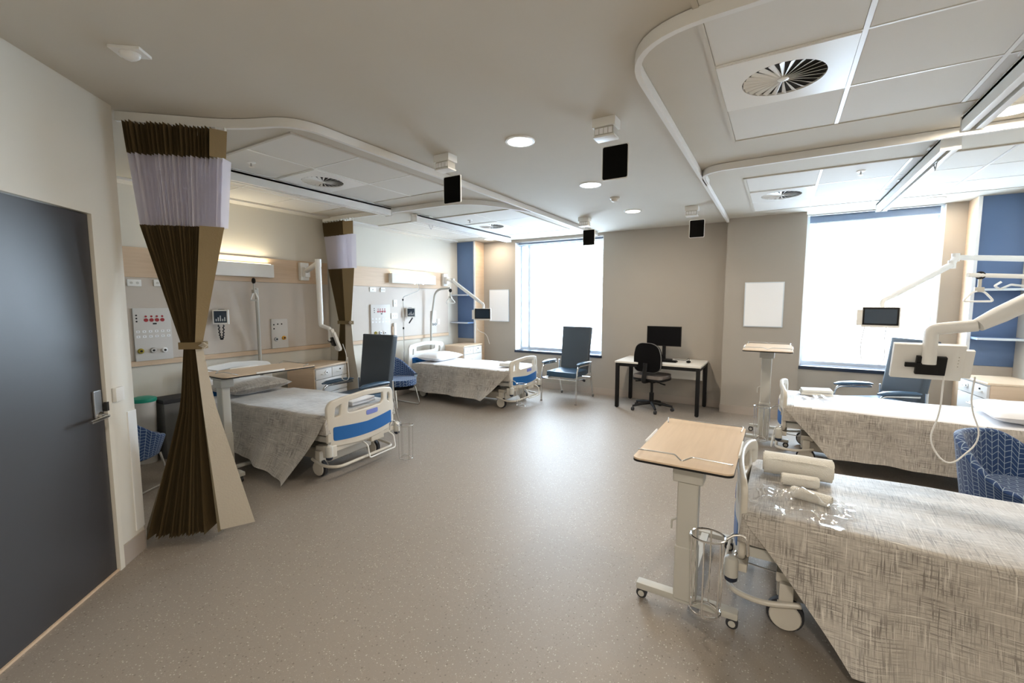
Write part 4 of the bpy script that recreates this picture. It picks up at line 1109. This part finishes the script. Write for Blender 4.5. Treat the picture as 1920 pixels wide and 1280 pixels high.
folded((.37, 5.55, ZT+.012), .14, .10, .060, R(3), 'folded white towel at the foot of the far right bed')
folded((-3.50, 5.66, ZT+.012), .10, .13, .055, R(2), 'folded white towel at the foot of the far left bed')
folded((-3.46, 2.80, ZT+.012), .09, .15, .045, R(5), 'folded white towel seen through the openings of the near left footboard', 'sheet')
wrap(.40, 5.28, .17, .13, .03, R(5), 'thin clear plastic bag beside the folded towel on the far right bed', 8)

# ------------------------------------------------------------------ bedside cabinets
def cabinet(loc, rz, label, lock=True):
    t = thing('bedside_cabinet', label, 'cabinet', loc, rz, 'maple bedside cabinets')
    # front faces +x
    W, D, H = .29, .21, .76
    b = new(); box(b, -D, D-.02, -W, -W+.018, .06, H-.0001, .002); part('side_panel', b, 'maple', t, 0)
    b = new(); box(b, -D, D-.02, W-.018, W, .06, H-.0001, .002); part('side_panel', b, 'maple', t, 0)
    b = new(); box(b, -D, D-.025, -W+.019, W-.019, .06, H-.001); part('carcass', b, 'panel_grey', t, 0)
    b = new(); box(b, -D-.005, D+.008, -W-.008, W+.008, H, H+.024, .010, 3); part('cabinet_top', b, 'maple_top', t)
    def drawer(y0, y1, z0, z1):
        b = new(); box(b, D-.024, D, y0, y1, z0, z1, .003); d = part('drawer', b, 'panel_grey', t)
        m = (y0+y1)/2; b = new(); tube(b, fillet([(D-.002, m-.05, (z0+z1)/2), (D+.018, m-.045, (z0+z1)/2-.004), (D+.018, m+.045, (z0+z1)/2-.004), (D-.002, m+.05, (z0+z1)/2)], .012), .0045, 6); part('drawer_handle', b, 'white', d)
        return d
    w = W-.012
    d = drawer(-w, -.004, .625, .745); b = new(); lathe(b, [(.026, 0), (.026, .008), (.001, .008)], (D, -.10, .695), 16, 'x'); part('lock_knob', b, 'board', d)
    b = new(); lathe(b, [(.008, 0), (.008, .010), (.001, .010)], (D+.001, -.10, .695), 10, 'x'); part('keyhole', b, 'black', d)
    d = drawer(.004, w, .625, .745); b = new(); lathe(b, [(.009, 0), (.009, .008), (.001, .008)], (D, .15, .705), 10, 'x'); part('keyhole', b, 'black', d)
    for z0, z1 in ((.445, .617), (.262, .437), (.075, .254)): drawer(-w, w, z0, z1)
    for x in (-D+.05, D-.06):
        for y in (-W+.05, W-.05):
            b = new(); lathe(b, [(.020, -.011), (.026, -.009), (.026, .009), (.020, .011), (.001, .011)], (x, y, .027), 14, 'x'); box(b, x-.016, x+.016, y-.012, y+.012, .045, .0595); part('caster', b, 'rubber', t)
    return t
CG = 'maple bedside cabinets'
c0 = cabinet((-4.98, 3.44, 0), R(14), 'maple bedside cabinet with grey drawers behind the near left bed')
dup(c0, (-4.96, 6.44, 0), R(2), 'maple bedside cabinet with grey drawers below the far left blue shelves', CG)
dup(c0, (1.93, 6.25, 0), R(186), 'maple bedside cabinet with white drawers at the right edge under the blue shelves', CG)

# ------------------------------------------------------------------ high-back recliner chairs
def recliner():
    t = thing('high_back_chair', 'x', 'chair')          # faces -y
    b = new(); box(b, -.245, .245, -.27, .22, .385, .475, .035, 4)
    for v in b.verts: v.co.z += .010*math.cos(v.co.x*6)*math.cos(v.co.y*5)
    part('seat', b, 'vinyl_blue', t)
    b = new(); box(b, -.255, .255, -.045, .045, -.06, .70, .030, 4)
    for v in b.verts:
        f = (v.co.z+.06)/.76; v.co.x *= .92+.08*f; v.co.y += .018*math.sin(f*PI)
    bmesh.ops.transform(b, matrix=Matrix.Translation((0, .245, .46)) @ Matrix.Rotation(R(-9), 4, 'X'), verts=b.verts)
    part('backrest', b, 'vinyl_dark', t)
    for s in (-1, 1):
        b = new(); tube(b, [(s*.30, -.29, .600), (s*.30, -.22, .612), (s*.30, -.05, .615), (s*.30, .12, .600), (s*.30, .17, .588)], [.016, .040, .043, .036, .018], 12, r2=None)
        for v in b.verts: v.co.z = .605+(v.co.z-.605)*.55
        part('armrest_pad', b, 'vinyl_blue', t)
        b = new(); tube(b, fillet([(s*.30, -.33, .0), (s*.30, -.31, .42), (s*.30, -.27, .575), (s*.30, .16, .565)], .10, 8), .0135, 10); part('front_leg', b, 'chrome', t)
        b = new(); tube(b, fillet([(s*.285, .36, .045), (s*.285, .26, .36), (s*.285, .25, .60)], .06), .0135, 10); part('rear_leg', b, 'chrome', t)
        b = new(); lathe(b, [(.022, -.010), (.028, -.008), (.028, .008), (.022, .010), (.001, .010)], (s*.285, .365, .028), 14, 'x'); part('caster', b, 'tyre', t)
        b = new(); tube(b, [(s*.295, -.315, .365), (s*.285, .26, .33)], .012, 8); part('side_rail', b, 'chrome', t)
        b = new(); lathe(b, [(.020, 0), (.018, .012), (.001, .012)], (s*.30, -.33, 0), 12); part('foot_tip', b, 'tyre', t)
    b = new(); tube(b, [(-.295, -.315, .362), (.295, -.315, .362)], .012, 8); part('front_rail', b, 'chrome', t)
    b = new(); tube(b, [(-.285, .262, .34), (.285, .262, .34)], .012, 8); part('rear_rail', b, 'chrome', t)
    b = new(); cyl(b, (.315, -.10, .35), (.345, -.12, .345), .018, n=12); part('recline_knob', b, 'black', t)
    return t
r0 = recliner(); RG = 'high backed vinyl chairs with chrome arms'
r0.location = (-2.865, 6.44, 0); r0.rotation_euler = (0, 0, R(-2)); r0['label'] = 'dark blue high back chair in front of the left window'; r0['group'] = RG
dup(r0, (-4.27, 3.50, 0), R(4), 'black looking high back chair between the two left beds', RG)
dup(r0, (1.00, 6.24, 0), R(-57), 'blue high back chair below the right window behind the far right bed', RG)

# ------------------------------------------------------------------ patterned tub chairs
def tub():
    t = thing('tub_chair', 'x', 'chair')             # faces -y
    b = new(); NU, NV = 44, 10
    def shell(off, sgn):
        def fn(u, v):
            a = PI*(-.14+1.28*u)                       # 0..pi = from +x over +y to -x
            armness = abs(2*u-1)
            sm = max(0, min(1, (armness-.25)/.75)); sm = sm*sm*(3-2*sm); top = .70-.25*sm
            z = .30+(top-.30)*v
            rr = 1-.16*(1-v)
            r1, r2 = .335*rr-off, .32*rr-off
            return V(r1*math.cos(a), r2*math.sin(a)+.0, z)
        return fn
    uvf = lambda u, v: (u*1.35, v*.40)
    grid(b, shell(0, 1), NU, NV, uvf); part_out = b
    o = part('outer_shell', b, 'tub', t, 60)
    b = new(); grid(b, shell(.05, 1), NU, NV, uvf); part('inner_back', b, 'tub', t, 60)
    b = new(); f0, f1 = shell(0, 1), shell(.05, 1)
    def rim(u, v):
        p, q = f0(u, 1), f1(u, 1); m = (p+q)/2; d = (p-q)/2; a = PI*v
        return m+d*math.cos(a)+V(0, 0, .018*math.sin(a))
    grid(b, rim, NU, 6, lambda u, v: (u*1.35, .40+v*.06)); part('top_rim', b, 'tub', t, 60)
    b = new()
    for u in (0, 1):
        g = [[b.verts.new((f0(u, j/NV)*(1-k)+f1(u, j/NV)*k)) for k in (0, 1)] for j in range(NV+1)]
        for j in range(NV): b.faces.new((g[j][0], g[j][1], g[j+1][1], g[j+1][0]))
    part('arm_front', b, 'tub', t)
    b = new(); uvl = b.loops.layers.uv.verify(); prism(b, [(.265*math.cos(2*PI*k/28), -.02+.285*math.sin(2*PI*k/28)) for k in range(28)], lambda u, v, w_: (u, v, .34+w_), .085)
    for f in b.faces:
        for l in f.loops: l[uvl].uv = (l.vert.co.x, l.vert.co.y+l.vert.co.z)
    part('seat_cushion', b, 'tub', t, 40)
    b = new(); prism(b, [(.25*math.cos(2*PI*k/28), .25*math.sin(2*PI*k/28)) for k in range(28)], lambda u, v, w_: (u, v, .285+w_), .05); part('seat_base', b, 'black_matt', t)
    for s in (-1, 1):
        b = new(); tube(b, fillet([(s*.20, -.18, .285), (s*.23, -.24, .012), (s*.23, .26, .012), (s*.20, .18, .285)], .03), .010, 8); part('sled_leg', b, 'chrome', t)
    return t
t0 = tub(); TG2 = 'blue chevron patterned tub chairs'
t0.location = (1.33, 3.84, 0); t0.rotation_euler = (0, 0, R(48)); t0['label'] = 'blue chevron tub chair between the two right beds'; t0['group'] = TG2
dup(t0, (-4.56, 1.30, 0), R(208), 'blue chevron tub chair behind the tall tied curtain', TG2)
dup(t0, (-4.86, 4.66, 0), R(90), 'blue chevron tub chair between the dark high back chair and the far left bed', TG2)

# ------------------------------------------------------------------ desk, monitor, office chair
t = thing('desk', 'white topped desk with black square steel legs against the back wall', 'desk', (-1.455, 6.65, 0))
b = new(); box(b, -2.04, -.86, 6.27, 7.03, .672, .697, .003); part('desk_top', b, 'desk_white', t, world=True)
for x in (-2.03, -.92):
    for y in (6.28, 6.97):
        b = new(); box(b, x, x+.05, y, y+.05, .012, .6719, .003); l = part('leg', b, 'black', t, world=True)
        b = new(); lathe(b, [(.018, 0), (.018, .0118), (.001, .0118)], (x+.025, y+.025, 0), 12); part('foot', b, 'rubber', l, world=True)
for q in ((-1.979, -.921, 6.282, 6.328), (-1.979, -.921, 6.972, 7.018), (-2.028, -1.982, 6.331, 6.969), (-.918, -.872, 6.331, 6.969)):
    b = new(); box(b, *q, .625, .6715, .002); part('frame_rail', b, 'black', t, world=True)
b = new(); box(b, -1.95, -.925, 6.93, 6.945, .40, .622, .002); part('modesty_panel', b, 'desk_white', t, world=True)
t = thing('computer_monitor', 'black flat computer monitor standing on the white desk', 'monitor', (-1.45, 6.76, .697))
b = new(); box(b, -1.70, -1.205, 6.74, 6.765, .905, 1.20, .004); part('housing', b, 'black', t, world=True)
b = new(); box(b, -1.69, -1.215, 6.738, 6.7398, .918, 1.19); part('screen', b, 'black_matt', t, world=True)
b = new(); box(b, -1.475, -1.425, 6.7655, 6.79, .712, 1.02, .005); part('stand_neck', b, 'black', t, world=True)
b = new(); prism(b, rrect(-1.57, -1.33, 6.70, 6.86, .04), lambda u, v, w_: (u, v, .698+w_), .012); part('stand_base', b, 'black', t, world=True)
t = thing('keyboard', 'black keyboard lying on the desk below the monitor', 'keyboard', (-1.42, 6.55, .697))
b = new(); box(b, -1.60, -1.22, 6.49, 6.62, .6975, .712, .003); part('base', b, 'black', t, world=True)
b = new()
for j in range(4):
    for i in range(13): box(b, -1.59+.028*i, -1.566+.028*i, 6.498+.03*j, 6.524+.03*j, .7122, .718)
part('keys', b, 'black_matt', t, 0, world=True, kind='stuff')
t = thing('computer_mouse', 'small black mouse with a thin cable on the right of the desk', 'mouse', (-1.07, 6.60, .697))
b = new(); ell(b, (-1.07, 6.60, .712), (.032, .055, .018)); part('shell', b, 'black', t, world=True)
b = new(); tube(b, fillet([(-1.07, 6.655, .71), (-1.09, 6.75, .76), (-1.13, 6.80, .70), (-1.30, 6.83, .703)], .05), .0025, 5); part('cable', b, 'black', t, world=True)
t = thing('card_reader', 'tiny white gadget next to the mouse on the desk', 'gadget', (-1.08, 6.74, .697))
b = new(); box(b, -1.10, -1.055, 6.715, 6.76, .6975, .725, .005); part('body', b, 'white', t, world=True)

t = thing('office_chair', 'black office swivel chair pushed up to the white desk', 'chair', (-1.53, 6.42, 0), R(-14))
b = new(); b2 = [(-.20, .0), (-.205, .18), (-.17, .31), (-.09, .36), (.09, .36), (.17, .31), (.205, .18), (.20, .0), (.14, -.045), (-.14, -.045)]
prism(b, round_poly(b2, .05, 4), lambda u, v, w_: (u, -.20+w_-.10*((u/.2)**2)*-.35, .62+v), .055)
part('backrest', b, 'black_matt', t, 40)
b = new(); prism(b, round_poly([(p[0]*1.035, (p[1]-.157)*1.035+.157) for p in b2], .05, 4), lambda u, v, w_: (u, -.196+w_+.10*((u/.2)**2)*.35, .62+v), .012); part('back_piping', b, 'tyre', t, 40)
b = new(); prism(b, round_poly([(-.225, -.19), (.225, -.19), (.235, .10), (.18, .25), (-.18, .25), (-.235, .10)], .08, 5), lambda u, v, w_: (u, v, .445+w_), .030); part('seat_shell', b, 'black', t, 40)
b = new(); prism(b, round_poly([(-.22, -.185), (.22, -.185), (.23, .10), (.175, .245), (-.175, .245), (-.23, .10)], .08, 5), lambda u, v, w_: (u, v, .4752+w_), .045)
part('seat_cushion', b, mat('seat_fabric', (.20, .175, .165), .9), t, 40)
b = new(); tube(b, fillet([(0, .0, .43), (0, -.26, .43), (0, -.215, .60), (0, -.205, .70)], .05), .020, 8, r2=.034); part('back_bracket', b, 'black', t)
b = new(); box(b, -.07, .07, -.08, .08, .405, .444, .008); part('mechanism', b, 'black', t)
for s in (-1, 1):
    b = new(); tube(b, [(s*.07, -.03, .42), (s*.20, -.05, .405)], .006, 6); cyl(b, (s*.15, -.045, .41), (s*.23, -.055, .40), .010, n=8); part('lever', b, 'black', t)
b = new(); cyl(b, (0, 0, .10), (0, 0, .25), .032, n=16); cyl(b, (0, 0, .25), (0, 0, .404), .019, n=12); part('gas_column', b, 'black', t)
for k in range(5):
    a = 2*PI*k/5+.35; c, s = math.cos(a), math.sin(a)
    b = new(); tube(b, [(.02*c, .02*s, .105), (.15*c, .15*s, .095), (.29*c, .29*s, .068)], [.026, .022, .015], 8); l = part('base_arm', b, 'black', t)
    b = new(); lathe(b, [(.020, -.018), (.026, -.015), (.026, .015), (.020, .018), (.001, .018)], (.29*c, .29*s, .026), 14, 'x' if abs(c) < .7 else 'y'); cyl(b, (.29*c, .29*s, .045), (.29*c, .29*s, .065), .008, n=6); part('caster', b, 'rubber', l)

# ------------------------------------------------------------------ outside, seen washed out through the windows
b = new(); box(b, -400, 400, 9, 900, -12.2, -12); struct('ground_outside', b, 'ground_out')
rnd = random.Random(5)
for k, (x, y, sx, sy, h) in enumerate([(8, 60, 9, 8, 8.5), (22, 75, 8, 7, 10), (-6, 85, 10, 8, 9), (2, 120, 12, 9, 13), (20, 130, 14, 9, 12), (-40, 90, 10, 9, 15), (-55, 110, 14, 10, 17), (-30, 140, 12, 9, 14)]):
    t = thing('house', 'pale gabled house outside, seen washed out through the window glass', 'house', (x, y, -12), rnd.uniform(-.2, .2), 'houses outside the windows')
    b = new(); box(b, -sx/2, sx/2, -sy/2, sy/2, 0, h*.62); part('wall', b, 'house', t, 0)
    b = new(); prism(b, [(-sx*.55, h*.62), (sx*.55, h*.62), (0, h*.85)], lambda u, v, w_: (u, -sy*.53+w_, v), sy*1.06); part('roof', b, 'house', t, 0)
    for q in (-.25, .25):
        b = new(); box(b, sx*q-.6, sx*q+.6, -sy/2-.06, -sy/2-.01, h*.28, h*.46); part('window', b, 'tyre', t, 0)
